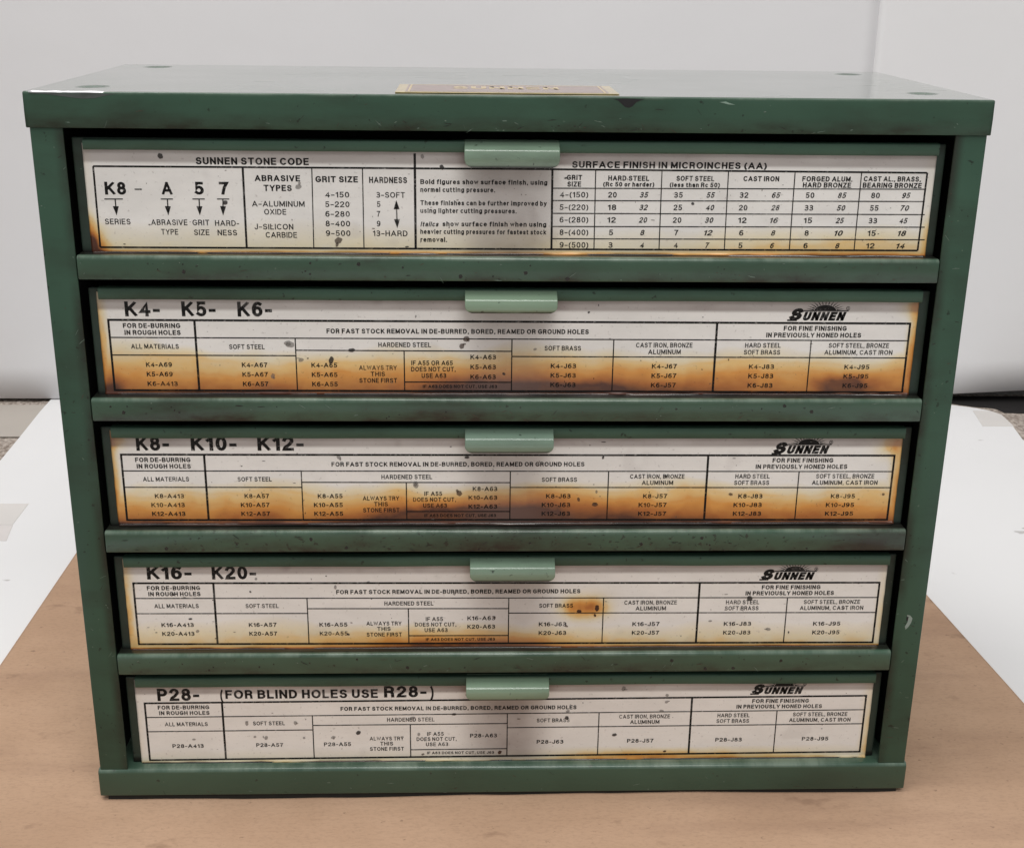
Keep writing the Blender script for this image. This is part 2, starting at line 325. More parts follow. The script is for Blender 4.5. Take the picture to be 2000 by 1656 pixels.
m_st = [plain('stain_dark', (.025, .022, .022), .5, alpha=.78), plain('stain_grey', (.20, .185, .175), .6, alpha=.5),
        plain('stain_brown', (.07, .04, .028), .5, alpha=.62), plain('stain_rust', (.05, .016, .006), .6, alpha=.85)]
def label_mat():
    t = NT('silver_label')
    a = t.n.new('ShaderNodeVertexColor'); a.layer_name = 'wear_reflect'
    s = t.n.new('ShaderNodeSeparateColor'); t.l(a.outputs[0], s.inputs[0])
    rust, grime_reflect, warm = s.outputs[0], s.outputs[1], s.outputs[2]
    n1 = t.noise(60, 6, .65, stretch=(.5, 1, 1.3)); n2 = t.noise(500, 3, .6)
    r = t.math('ADD', rust, t.math('MULTIPLY', t.math('MULTIPLY', t.math('SUBTRACT', n1, .5), .34), t.rng(rust, 0., .35)), clamp=True)
    base = t.mix(t.rng(n1, .3, .7), (.83, .83, .825), (.92, .92, .915))
    base = t.mix(t.rng(n2, .60, .74, 0, .35), base, (.24, .21, .20))
    c = t.ramp(r, ((0, (1, 1, 1)), (.2, (.96, .86, .62)), (.4, (.92, .62, .25)), (.6, (.80, .36, .075)), (.8, (.50, .165, .03)), (1, (.10, .028, .012))))
    c = t.mix(1., base, c, 'MULTIPLY')
    c = t.mix(t.math('MULTIPLY', grime_reflect, t.rng(n1, .2, .8, .75, 1.)), c, (.16, .115, .105))  # grime together with a painted dark reflection
    t.set(Base_Color=c, Metallic=.08, Roughness=t.rng(n1, .2, .8, .30, .46), Coat_Weight=.3, Coat_Roughness=.2)
    t.bump(t.math('ADD', t.noise(30, 3), t.math('MULTIPLY', n2, .08)), .25, .0007)
    return t.m
m_label = label_mat()

# ------------------------------------------------------------------ setting
def white_sheet_mat(name, col, spots=.0, s=3., off=0):
    t = NT(name); n = t.noise(s, 4, .5, off=(off, 0, 0)); f = t.noise(900, 3, .6)
    c = t.mix(t.rng(n, .3, .7), tuple(v * .955 for v in col), col)
    if spots:
        c = t.mix(t.rng(t.noise(75, 2, .4, stretch=(.6, 1, 1), off=(off, 0, 0)), .735, .775, 0, spots), c, (.28, .25, .23))
    c = t.mix(t.rng(f, .55, .8, 0, .05), c, (.3, .3, .3))
    t.set(Base_Color=c, Roughness=.75, Specular_IOR_Level=.25); t.bump(t.noise(9, 4, .55, off=(off, 2, 0)), .35, .004); return t.m
m_wall = white_sheet_mat('backdrop_white', (.79, .785, .80), 0, 2.2)
m_wall2 = white_sheet_mat('backdrop_white_right', (.82, .815, .825), 0, 2.2, 4)
m_paper = white_sheet_mat('white_paper', (.855, .85, .855), .5, 3, 1)
m_tape = white_sheet_mat('pale_tape', (.50, .455, .41), 0, 20, 2)
m_tape2 = white_sheet_mat('pale_tape_grey', (.74, .71, .685), 0, 20, 3)
def carpet_mat():
    t = NT('carpet'); v = t.n.new('ShaderNodeTexVoronoi'); v.inputs['Scale'].default_value = 190; t.l(t.co.outputs['Object'], v.inputs[0])
    n = t.noise(260, 5, .7, stretch=(1, .6, 1)); n2 = t.noise(12, 3)
    c = t.mix(t.rng(n, .36, .64), (.26, .205, .17), (.66, .58, .52)); c = t.mix(t.rng(n2, .3, .7, 0, .3), c, (.40, .34, .28))
    t.set(Base_Color=c, Roughness=.95); t.bump(t.math('ADD', v.outputs[0], n), .8, .003); return t.m
m_carpet = carpet_mat()
def card_mat():
    t = NT('brown_cardboard')
    n = t.noise(9, 5, .6); s = t.noise(14, 5, .62, stretch=(.35, 1.6, 1)); f = t.noise(700, 3, .7, stretch=(.5, 1, 1)); sp = t.noise(300, 4, .6, stretch=(.7, 1, 1))
    c = t.mix(t.rng(n, .3, .7), (.485, .312, .205), (.575, .380, .258))
    c = t.mix(t.rng(s, .46, .70, 0, .34), c, (.30, .18, .125))
    c = t.mix(t.rng(f, .45, .70, 0, .17), c, (.20, .13, .09))
    c = t.mix(t.rng(sp, .66, .73, 0, .5), c, (.14, .085, .055))
    c = t.mix(t.rng(t.noise(48, 4, .6, off=(4, 4, 0), stretch=(.7, 1, 1)), .62, .74, 0, .42), c, (.20, .115, .075))
    t.set(Base_Color=c, Roughness=.8, Specular_IOR_Level=.25)
    t.bump(t.math('ADD', t.math('MULTIPLY', s, 1.), t.math('MULTIPLY', f, .06)), .5, .0035); return t.m
m_card = card_mat()

ZF = -.3405            # floor level; the cardboard top is at about -.337
def sheet(name, poly, z, th, mat, **k):
    bm = bmesh.new(); vs = [bm.verts.new((x, y, z)) for x, y in poly]; f = bm.faces.new(vs)
    if f.normal.z < 0: f.normal_flip()
    f.normal_update()
    if f.normal.z < 0: bmesh.ops.reverse_faces(bm, faces=[f])
    r = bmesh.ops.extrude_face_region(bm, geom=[f])
    bmesh.ops.translate(bm, vec=(0, 0, -th), verts=[v for v in r['geom'] if isinstance(v, bmesh.types.BMVert)])
    bmesh.ops.recalc_face_normals(bm, faces=bm.faces[:])
    o = from_bm(name, bm, mat); tag(o, **k); return o
bm = bmesh.new(); bmesh.ops.create_grid(bm, x_segments=2, y_segments=2, size=2.2)
for v in bm.verts: v.co.z = ZF - .003; v.co.y += -.2
fl = from_bm('floor', bm, m_carpet); tag(fl, kind='structure')
bm = bmesh.new(); add_box(bm, -2.2, 2.2, .662, .68, ZF - .003, 1.9)  # unseen dark wall set close behind the boards to keep light out
o = from_bm('unseen_back_wall', bm, plain('unseen_wall_grey', (.22, .21, .20), .9)); tag(o, kind='structure')
# white paper on the floor, edge shape measured where it shows
sheet('paper_sheet', [(-.4178, .650), (-.4165, .60), (-.4125, .53), (-.4097, .473), (-.402, .38), (-.392, .30), (-.37, -.75), (.75, -.75), (.72, .40), (.478, .522), (.484, .56), (.4865, .592), (.480, .604), (.470, .612), (.440, .626), (.36, .640)], ZF - .0005, .0012, m_paper,
      label='large white paper sheet covering the floor under the brown cardboard', cat='paper')
sheet('tape_strip', [(-.80, .534), (-.4135, .534), (-.4165, .622), (-.80, .622)], ZF - .0014, .0006, m_tape, label='beige tape strip on the floor along the foot of the backdrop at left', cat='tape')
sheet('tape_strip', [(-.60, .3395), (-.3555, .3395), (-.3565, .379), (-.60, .379)], ZF - .0001, .0004, m_tape2, label='pale grey tape strip on the white paper left of the cabinet', cat='tape')
sheet('tape_strip', [(-.60, .3110), (-.3505, .3110), (-.3550, .3385), (-.60, .3385)], ZF - .0001, .0004, white_sheet_mat('pale_tape_white', (.74, .70, .685), 0, 20, 5), label='whitish tape strip nearest the viewer on the paper left of the cabinet', cat='tape')
sheet('tape_strip', [(.4555, .5590), (.4845, .5590), (.4860, .592), (.4800, .6025), (.463, .6035)], ZF - .0001, .0004, m_tape2, label='pale grey tape patch on the paper at the right foot of the backdrop', cat='tape')

sheet('gap_shade', [(.4480, .6340), (.4557, .6306), (.4705, .6228), (.4860, .6190), (.4915, .6150), (.4943, .6044), (.5126, .6029), (.90, .5990), (.90, .655), (.448, .655)], ZF - .0024, .0005, plain('gap_shade_black', (.012, .010, .010), .9), label='black sheet standing for the shade under the lifted foot of the right backdrop board', cat='strip')  # black sheet added for the shade in the gap under the board
# backdrop boards
def board(name, x0, x1, y, zb0, zb1, ztop, mat, seed, tilt=0., **k):
    nx, nz = 90, 40
    X, Z = np.meshgrid(np.linspace(x0, x1, nx), np.linspace(0, 1, nz))
    zb = zb0 + (zb1 - zb0) * np.clip((X - x0) / (x1 - x0), 0, 1); ZZ = zb + (ztop - zb) * Z
    Yv = y + tilt * (ZZ + .34) + .0025 * (fbm(X * 1000, ZZ * 1000, 260, 3) - .5)
    front = np.stack([X, Yv, ZZ], -1); me = grid_mesh(name, front)
    o = link(name, me, mat, smooth=True)
    md = o.modifiers.new('thickness', 'SOLIDIFY'); md.thickness = .005; md.offset = -1
    tag(o, **k); return o
board('backdrop_board', -.95, .346, .634, ZF + .0012, ZF + .0005, .9, m_wall, 3, .006, label='wide white board standing upright behind the cabinet as backdrop', cat='board')
board('backdrop_board', .3435, 1.0, .6330, ZF + .0015, ZF + .035, .9, m_wall2, 9, .006, label='white board at the right of the backdrop, foot lifted above a dark gap', cat='board')

# cardboard
nx, ny = 260, 150
U, V = np.meshgrid(np.linspace(0, 1, nx), np.linspace(0, 1, ny))
YY = -.42 + .72 * V
xl = -.2925 + 0 * YY; xr = .3005 - .0735 * (YY - .0)
XX = xl + (xr - xl) * U
sag = sst(.10, .015, YY) * (.25 + fbm(XX * 1000, YY * 150, 80, 21) * 2.6 + .7 * sst(-.06, -.2, XX))  + .35 * fbm(XX * 1000, YY * 1000, 90, 5)
inside = sst(-.19, -.14, XX) * sst(.19, .14, XX)
sag = sag + .5 * sst(-.02, -.25, YY) * np.sin(YY * 75 + 2 * vnoise(XX * 1000, YY * 1000, 120, 8))
ZZ = -.3372 - sag * MM
me = grid_mesh('cardboard_sheet', np.stack([XX, YY, ZZ], -1)); cb = link('cardboard_sheet', me, m_card, smooth=True)
md = cb.modifiers.new('thickness', 'SOLIDIFY'); md.thickness = .0026; md.offset = -1
tag(cb, label='flat brown cardboard sheet with worn stains lying under the green cabinet', cat='cardboard')

# ------------------------------------------------------------------ cabinet
D = 162.7
cab = thing('drawer_cabinet', (0, D / 2 * MM, -.3369), 'worn green steel cabinet with five labelled drawers standing on brown cardboard', 'cabinet')
# lid: stamped top sheet with four round stacking dimples + four flanges
xs = np.linspace(-199.2, 199.2, 420); ys = np.linspace(.8, D - .8, 172)
X, Yg = np.meshgrid(xs, ys)
Z = .35 * (fbm(X, Yg, 60, 2) - .5) - .25 * np.exp(-((X) / 120) ** 2 - ((Yg - 85) / 50) ** 2)
for (dx, dy) in ((-178.2, 24), (178.8, 28), (-178.2, 145), (178.0, 141)):
    r = np.hypot(X - dx, Yg - dy); Z -= .8 * (1 - sst(5.6, 6.9, r))
edge = np.minimum.reduce([X + 199.2, 199.2 - X, Yg - .8, D - .8 - Yg]); Z *= sst(0, 3, edge)
for (ddx, w_, a) in ((-172, 9, .5), (-158, 6, .35)):
    Z -= a * np.exp(-((X - ddx) / w_) ** 2 - (Yg / 5) ** 2) * 0
# wrap front / sides / back as rounded rows
def lid_mesh():
    H = 14.6; r = .8
    bm = bmesh.new()
    me = grid_mesh('t', np.stack([X, Yg, Z], -1) * MM); bm.from_mesh(me); bpy.data.meshes.remove(me)
    bm.verts.ensure_lookup_table()
    n_x, n_y = len(xs), len(ys)
    ring = [j for j in range(n_x)] + [n_x * i + n_x - 1 for i in range(1, n_y)] + [n_x * (n_y - 1) + j for j in range(n_x - 2, -1, -1)] + [n_x * i for i in range(n_y - 2, 0, -1)]
    outn = []
    for k_ in ring:
        v = bm.verts[k_].co / MM; n = Vector((0, 0, 0))
        if v.x < -199.1: n.x = -1
        if v.x > 199.1: n.x = 1
        if v.y < .9: n.y = -1
        if v.y > D - .9: n.y = 1
        outn.append(n)
    prev = [bm.verts[k_] for k_ in ring]; base = [v.co.copy() for v in prev]
    prof = [(r * math.sin(a), -r * (1 - math.cos(a))) for a in (math.radians(t_) for t_ in (22, 45, 68, 90))] + [(r, -4.), (r + .05, -8.), (r, -H + .3), (r - .3, -H), (r - .9, -H), (r - 1.0, -H + .4), (r - 1.0, -1.2)]
    for (o_, z_) in prof:
        cur = []
        for b, n in zip(base, outn):
            wv = 0.
            if n.y < 0: wv = .12 * (vnoise(b.x / MM, z_, 22, 4) - .5)
            cur.append(bm.verts.new(b + Vector((n.x * o_, n.y * (o_ + wv), z_)) * MM))
        L_ = len(cur)
        for i in range(L_):
            j = (i + 1) % L_
            bm.faces.new((prev[i], prev[j], cur[j], cur[i]))
        prev = cur
    bmesh.ops.recalc_face_normals(bm, faces=bm.faces[:])
    return bm
lid = from_bm('lid', lid_mesh(), [m_lid, m_top], cab, True)
for p in lid.data.polygons:
    if p.normal.z > .7 and p.center.z > -.003: p.material_index = 1
# posts and panels
for s in (-1, 1):
    a, b = sorted((s * 185.6, s * 199.0))
    o = from_bm('corner_post', box_bm(a, b, 1.0, 2.3, -322.6, -13, r=.0005, seg=3), m_body, cab); smooth_by_angle(o)
    a, b = sorted((s * 197.6, s * 198.8))
    o = from_bm('side_panel', box_bm(a, b, 2.4, D - 1.2, -322.6, -13, r=0), m_body, cab)
o = from_bm('back_panel', box_bm(-197.4, 197.4, D - 2.4, D - 1.4, -322.5, -13, r=0), m_body, cab)
# black sheets added at the inner sides to keep the inside dark
for s in (-1, 1):
    a, b = sorted((s * 191, s * 192))
    from_bm('inner_dark_sheet', box_bm(a, b, 6, D - 4, -322.0, -14, r=0), m_dark, cab)
# base tray
bs = Sel(lambda m, d: abs(d.x) > .9 and m.y < 1 and m.z > -323, .0021)
o = from_bm('base_tray', box_bm(-200, 200, 0, D, -336.9, -322.1, bs, r=.0007, seg=3), m_base, cab); smooth_by_angle(o)
from_bm('under_shade_block', box_bm(-196.5, 196.5, 1.2, D - 4, -340.2, -336.95, r=0), m_dark, cab)  # black block added to deepen the contact shadow under the base
# rails
PZ = 63.78
for i in range(4):
    zt = -67.4 - i * PZ; zb = zt - 10.5
    rs = Sel(lambda m, d, zt=zt: abs(d.x) > .9 and m.y < .5 and m.z > zt - .5, .0017)
    bm = box_bm(-185.1, 185.1, -.1, 26, zb, zt, rs, r=.0006, seg=2)
    o = from_bm('cross_rail', bm, m_rails[i], cab); smooth_by_angle(o)

# ------------------------------------------------------------------ text
# ------------------------------------------------------------------ lettering drawn as strokes (own grotesque, cap height 1)
def _arc(cx, cy, rx, ry, a0, a1, n=10):
    return [(cx + rx * math.cos(math.radians(a0 + (a1 - a0) * i / n)), cy + ry * math.sin(math.radians(a0 + (a1 - a0) * i / n))) for i in range(n + 1)]
GL = {}
def _g(c, w_, *st): GL[c] = (w_, st)
_g('A', .74, [(0, 0), (.36, 1)], [(.38, 1), (.74, 0)], [(.13, .29), (.61, .29)])
_g('B', .58, [(0, 0), (0, 1), (.33, 1)] + _arc(.33, .765, .22, .235, 90, -90, 7) + [(0, .53)], [(.33, .53)] + _arc(.33, .265, .25, .265, 90, -90, 8) + [(0, 0)])
_g('C', .68, _arc(.36, .5, .36, .5, 48, 312, 16))
_g('D', .62, [(0, .0), (0, 1), (.26, 1)] + _arc(.26, .5, .36, .5, 90, -90, 11) + [(0, 0)])
_g('E', .50, [(.5, 1), (0, 1), (0, 0), (.5, 0)], [(0, .52), (.45, .52)])
_g('F', .48, [(.48, 1), (0, 1), (0, 0)], [(0, .50), (.42, .50)])
_g('G', .70, _arc(.37, .5, .37, .5, 48, 325, 16) + [(.70, .22), (.70, .46), (.40, .46)])
_g('H', .58, [(0, 0), (0, 1)], [(.58, 0), (.58, 1)], [(0, .52), (.58, .52)])
_g('I', .0, [(0, 0), (0, 1)])
_g('J', .42, [(.42, 1), (.42, .25)] + _arc(.21, .23, .21, .23, 0, -175, 8))
_g('K', .60, [(0, 0), (0, 1)], [(.56, 1), (.03, .40)], [(.20, .60), (.60, 0)])
_g('L', .46, [(0, 1), (0, 0), (.46, 0)])
_g('M', .76, [(0, 0), (0, 1)], [(.76, 1), (.76, 0)], [(.03, .97), (.38, .12)], [(.73, .97), (.38, .12)])
_g('N', .60, [(0, 0), (0, 1)], [(.60, 0), (.60, 1)], [(.03, .98), (.57, .02)])
_g('O', .74, _arc(.37, .5, .37, .5, 90, 450, 22))
_g('P', .54, [(0, 0), (0, 1), (.30, 1)] + _arc(.29, .735, .25, .265, 90, -90, 8) + [(0, .47)])
_g('R', .58, [(0, 0), (0, 1), (.31, 1)] + _arc(.31, .745, .24, .255, 90, -90, 8) + [(0, .49)], [(.30, .49), (.48, .42), (.53, .30), (.55, 0)])
_g('S', .58, _arc(.29, .745, .25, .255, 25, 250, 9) + _arc(.30, .255, .28, .265, 80, -160, 10))
_g('T', .60, [(0, 1), (.60, 1)], [(.30, 1), (.30, 0)])
_g('U', .58, [(0, 1), (0, .32)] + _arc(.29, .30, .29, .30, 180, 360, 9) + [(.58, 1)])
_g('V', .66, [(0, 1), (.32, 0)], [(.34, 0), (.66, 1)])
_g('W', .98, [(0, 1), (.24, 0), (.49, .95), (.74, 0), (.98, 1)])
_g('X', .62, [(0, 0), (.60, 1)], [(.02, 1), (.62, 0)])
_g('Y', .64, [(0, 1), (.32, .42), (.64, 1)], [(.32, .45), (.32, 0)])
_g('Z', .56, [(.02, 1), (.56, 1), (0, 0), (.56, 0)])
_g('0', .50, _arc(.25, .5, .25, .5, 90, 450, 18))
_g('1', .22, [(0, .78), (.20, .96), (.22, .9), (.22, 0)])
_g('2', .50, _arc(.25, .73, .25, .27, 165, -20, 9) + [(.30, .38), (.06, .18), (0, 0), (.50, 0)])
_g('3', .50, _arc(.23, .755, .23, .245, 138, -82, 9), _arc(.23, .265, .27, .265, 82, -142, 10), [(.13, .52), (.25, .52)])
_g('4', .54, [(.40, 0), (.40, 1), (0, .28), (.54, .28)])
_g('5', .50, [(.46, 1), (.08, 1), (.03, .48)] + _arc(.23, .31, .27, .31, 130, -138, 10))
_g('6', .50, _arc(.25, .31, .25, .31, 100, 460, 14), _arc(.30, .50, .30, .50, 60, 200, 8))
_g('7', .50, [(0, 1), (.50, 1), (.30, .60), (.17, 0)])
_g('8', .50, _arc(.25, .76, .21, .24, 90, 450, 14), _arc(.25, .27, .25, .27, 90, 450, 15))
_g('9', .50, _arc(.25, .69, .25, .31, -80, 280, 14), _arc(.20, .50, .30, .50, 20, -120, 8))
_g('-', .24, [(0, .38), (.24, .38)]); _g('–', .36, [(0, .40), (.36, .40)])
_g('.', .0, [(0, 0), (0, .02)]); _g(',', .05, [(.05, .02), (.02, -.12)])
_g('(', .16, _arc(.42, .40, .42, .68, 128, 232, 8)); _g(')', .16, _arc(-.26, .40, .42, .68, 52, -52, 8))
_g('a', .42, _arc(.21, .50, .20, .22, 160, 20, 6) + [(.41, .40), (.41, 0)], _arc(.20, .20, .20, .20, 60, 330, 9), [(.24, .40), (.41, .40)])
_g('b', .44, [(0, 1), (0, 0)], _arc(.22, .36, .22, .36, 180, -180, 12)); _g('c', .42, _arc(.22, .36, .22, .36, 50, 310, 10))
_g('d', .44, [(.44, 1), (.44, 0)], _arc(.22, .36, .22, .36, 0, 360, 12)); _g('e', .44, [(0, .38), (.44, .38)] + _arc(.22, .36, .22, .36, 10, 310, 10))
_g('f', .26, [(.26, .98), (.16, .98), (.10, .86), (.10, 0)], [(0, .68), (.24, .68)])
_g('g', .44, [(.44, .72), (.44, -.05)] + _arc(.22, -.05, .22, .20, 0, -160, 6), _arc(.22, .37, .22, .35, 0, 360, 12))
_g('h', .42, [(0, 1), (0, 0)], [(0, .45)] + _arc(.21, .50, .21, .22, 170, 0, 7) + [(.42, 0)]); _g('i', 0, [(0, 0), (0, .70)], [(0, .93), (0, .97)])
_g('k', .40, [(0, 0), (0, 1)], [(.38, .70), (.02, .32)], [(.13, .44), (.40, 0)]); _g('l', 0, [(0, 0), (0, 1)])
_g('m', .68, [(0, .7), (0, 0)], [(0, .5)] + _arc(.17, .52, .17, .20, 165, 0, 6) + [(.34, 0)], [(.34, .5)] + _arc(.51, .52, .17, .20, 165, 0, 6) + [(.68, 0)])
_g('n', .42, [(0, .7), (0, 0)], [(0, .45)] + _arc(.21, .50, .21, .22, 170, 0, 7) + [(.42, 0)]); _g('o', .44, _arc(.22, .36, .22, .36, 90, 450, 13))
_g('p', .44, [(0, .7), (0, -.26)], _arc(.22, .36, .22, .36, 180, -180, 12)); _g('r', .22, [(0, .7), (0, 0)], [(0, .45), (.08, .66), (.22, .70)])
_g('s', .38, _arc(.19, .53, .17, .18, 25, 240, 7) + _arc(.19, .18, .19, .19, 75, -155, 7)); _g('t', .24, [(.09, .92), (.09, .12), (.14, .0), (.24, .0)], [(0, .68), (.24, .68)])
_g('u', .42, [(0, .7), (0, .22)] + _arc(.21, .22, .21, .22, 180, 350, 7), [(.42, .7), (.42, 0)]); _g('v', .42, [(0, .7), (.21, 0), (.42, .7)])
_g('w', .64, [(0, .7), (.16, 0), (.32, .66), (.48, 0), (.64, .7)]); _g('y', .42, [(0, .7), (.21, .02)], [(.42, .7), (.16, -.16), (0, -.24)])
def stroke(pts, th, V, F, x0, sh):
    """ribbon of width th along pts, mitred, square ends"""
    P = [Vector(p) for p in pts]; P = [P[0]] + [b for a, b in zip(P[:-1], P[1:]) if (b - a).length > 1e-4]
    closed = (P[0] - P[-1]).length < 1e-3
    if closed: P = P[:-1]
    n = len(P); out = []
    for i in range(n):
        a = P[i] - P[i - 1] if (i > 0 or closed) else P[1] - P[0]; b = P[(i + 1) % n] - P[i] if (i < n - 1 or closed) else P[-1] - P[-2]
        a.normalize(); b.normalize(); na, nb = Vector((-a.y, a.x)), Vector((-b.y, b.x)); m = na + nb
        if m.length < .25: m = na.copy()
        m.normalize(); k = min(1 / max(m.dot(na), .3), 2.2); c = P[i].copy()
        if not closed and i == 0: c -= a * th / 2
        if not closed and i == n - 1: c += b * th / 2
        for s in (1, -1):
            q = c + m * (s * k * th / 2); lo = -.5 if min(p.y for p in P) < -.02 else -th / 2
            q.y = min(max(q.y, lo), (1 + th / 2) if max(p.y for p in P) > .9 else 9); out.append(q)
    base = len(V)
    for q in out:
        y = (q.y + th / 2) / (1 + th); V.append((x0 + q.x + y * sh, y))
    for i in range(n - (0 if closed else 1)):
        j = (i + 1) % n; F.append((base + 2 * i, base + 2 * j, base + 2 * j + 1, base + 2 * i + 1))
def make_text(s, b=0, it=0):
    th = .175 + .078 * b; V = []; F = []; x = 0.
    for ch in s:
        if ch == ' ': x += .34; continue
        w_, st = GL[ch]
        for p in st: stroke(p, th, V, F, x, .26 * it)
        x += w_ + th + .17
    return (np.array(V), F)
def make_texts(items): return [make_text(*i) for i in items]
CAP = 1.0
# codes and headings of drawers 2..5 share one printed form
def form_texts(k, big):
    zt0, zt1 = TOPS[k]; R = []
    def c(s, x, z, w_, cap, b): cap *= 1.12; R.append((k, s, x - w_ / 2, x + w_ / 2, ztop(k, x) + z - cap / 2, cap, b, 0))
    c('FOR DE-BURRING', -157.3, -2.5, 24.8, 1.95, 1); c('IN ROUGH HOLES', -157.1, -5.6, 24.3, 1.95, 1)
    c('FOR FAST STOCK REMOVAL IN DE-BURRED, BORED, REAMED OR GROUND HOLES', -23.6, -4.5, 115.5, 1.95, 1)
    c('FOR FINE FINISHING', 135., -2.4, 28.2, 1.95, 1); c('IN PREVIOUSLY HONED HOLES', 134.6, -5.5, 42.6, 1.95, 1)
    c('ALL MATERIALS', -156.6, -11.9, 20.8, 1.95, .35); c('SOFT STEEL', -116.5, -11.9, 15.5, 1.95, .35); c('HARDENED STEEL', -47.2, -10.7, 23.2, 1.95, .35)
    c('SOFT BRASS', 22.8, -12., 16.2, 1.95, .35); c('CAST IRON, BRONZE', 68., -10.4, 25.2, 1.95, .35); c('ALUMINUM', 68.2, -13.5, 14.6, 1.95, .35)
    c('HARD STEEL', 112.2, -10.3, 16., 1.95, .35); c('SOFT BRASS', 112., -13.5, 16.3, 1.95, .35)
    c('SOFT STEEL, BRONZE', 155.4, -10.2, 27.2, 1.95, .35); c('ALUMINUM, CAST IRON', 155.5, -13.4, 30.8, 1.95, .35)
    c('ALWAYS TRY', -59.2, -21.3, 16.8, 1.9, .35); c('THIS', -59.3, -24.2, 6.4, 1.9, .35); c('STONE FIRST', -59.2, -27.2, 16.8, 1.9, .35)
    if k == 2: c('IF A55 OR A65', -35.2, -19., 18.4, 1.9, .35)
    else: c('IF A55', -35.2, -19., 8.2, 1.9, .35)
    c('DOES NOT CUT,', -34.6, -21.9, 19.8, 1.9, .35); c('USE A63', -34.4, -24.9, 11., 1.9, .35)
    c('IF A63 DOES NOT CUT, USE J63', -22.8, -29.9, 33.2, 1.35, .6)
    pre = {2: ('K4', 'K5', 'K6'), 3: ('K8', 'K10', 'K12'), 4: ('K16', 'K20'), 5: ('P28',)}[k]
    first = {2: ('A69', 'A69', 'A413')}.get(k, ('A413',) * 3)
    sft = {2: ('A67', 'A67', 'A57')}.get(k, ('A57',) * 3); hd = {2: ('A65', 'A65', 'A55')}.get(k, ('A55',) * 3)
    ci = {2: ('J67', 'J67', 'J57')}.get(k, ('J57',) * 3)
    zs = {2: (-20.2, -24.6, -29.), 3: (-20.2, -24.6, -29.), 4: (-21.9, -26.6), 5: (-24.2,)}[k]
    zh = {2: (-16.2, -20.8, -25.4), 3: (-16.6, -21., -25.4), 4: (-18.6, -23.1), 5: (-20.2,)}[k]
    left = {2: (-161.2, -119.2, -88.6, -18.2, 17.6, 62.9, 106.6, 149.8)}.get(k)
    right = {3: (-149., -110.2, -76.8, -5.7, 28.2, 73.2, 117.6, 161.), 4: (-149.2, -110., -76.6, -6.2, 28., 73., 117.2, 160.6), 5: (-149., -110., -76.8, -4.8, 28.2, 73.2, 117.3, 160.8)}.get(k)
    for i, p in enumerate(pre):
        for j, suf in enumerate((first[i], sft[i], hd[i], 'A63', 'J63', ci[i], 'J83', 'J95')):
            s = p + '-' + suf; w_ = 1.93 * len(s) - .2; z = zh[i] if j == 3 else zs[i]
            x0 = left[j] if left else right[j] - w_
            R.append((k, s, x0, x0 + w_, ztop(k, x0) + z - 1.08, 2.15, .45, 0))
    return R
TOPS = {2: (-97.0, -97.5), 3: (-159.6, -160.2), 4: (-223.9, -225.0), 5: (-288.3, -286.8)}
def ztop(k, x): a, b = TOPS[k]; return a + (b - a) * (x + 176) / 353
COLS = (-175.8, -138.6, -95.2, -47.5, .2, 45.4, 91.0, 133.7, 177.4)
def form_lines(k):
    z = lambda x, d: ztop(k, x) + d
    S = []; c = COLS
    for d in (0, -32.1): S.append((c[0], z(c[0], d), c[8], z(c[8], d), .95))
    for x in (c[0], c[8]): S.append((x, z(x, .47), x, z(x, -32.55), .95))
    for x in (c[1], c[6]): S.append((x, z(x, 0), x, z(x, -32), 1.))
    S.append((c[0], z(c[0], -7.9), c[8], z(c[8], -7.9), .52))
    for a, b in ((0, 2), (4, 8)): S.append((c[a], z(c[a], -15.9), c[b], z(c[b], -15.9), .52))
    S.append((c[2], z(c[2], -13.4), c[4], z(c[4], -13.52), .52)); S.append((c[3], z(c[3], -27.9), c[4], z(c[4], -27.9), .52))
    for i, t_ in ((2, -7.9), (3, -13.4), (4, -7.9), (5, -7.9), (7, -7.9)): S.append((c[i], z(c[i], t_), c[i], z(c[i], -32), .52))
    return S
LABY = 5.95   # front of the label plates (mm)
PRY = LABY - .07
def flat_mesh(name, chunks, y, mat, parent, **k):
    V = []; F = []; n = 0
    for v, f in chunks:
        V += [(p_[0] * MM, (y - .0004 * (i_ % 50)) * MM, p_[1] * MM) for i_, p_ in enumerate(v)]; F += [tuple(i + n for i in q) for q in f]; n += len(v)
    me = bpy.data.meshes.new(name); me.from_pydata(V, [], F); me.update()
    bm = bmesh.new(); bm.from_mesh(me)
    for f in bm.faces:
        f.normal_update()
        if f.normal.y > 0: f.normal_flip()
    bm.to_mesh(me); bm.free()
    o = link(name, me, mat, parent)
    return tag(o, **k)
def bar(x0, z0, x1, z1, w_):
    d = Vector((x1 - x0, z1 - z0)); n = Vector((-d.y, d.x)).normalized() * w_ / 2
    return ([(x0 + n.x, z0 + n.y), (x1 + n.x, z1 + n.y), (x1 - n.x, z1 - n.y), (x0 - n.x, z0 - n.y)], [(0, 1, 2, 3)])
TX = list(TXT)
for k in (2, 3, 4, 5): TX += form_texts(k, None)
glyph = make_texts([(t_[1], t_[6], t_[7]) for t_ in TX]); LS, LU = make_text('S', 2.4, 1.5), make_text('UNNEN', 2.8, 1.5)
def fit(g, x0, x1, zb, cap, squash_min=False):
    v, f = g; a, b = v[:, 0].min(), v[:, 0].max(); sx = (x1 - x0) / max(b - a, 1e-6)
    return (np.stack([x0 + (v[:, 0] - a) * sx, zb + v[:, 1] * cap / CAP], -1).tolist(), f)
# cheap extra: registration of a one-letter text that is a bar or a bracket is fine too

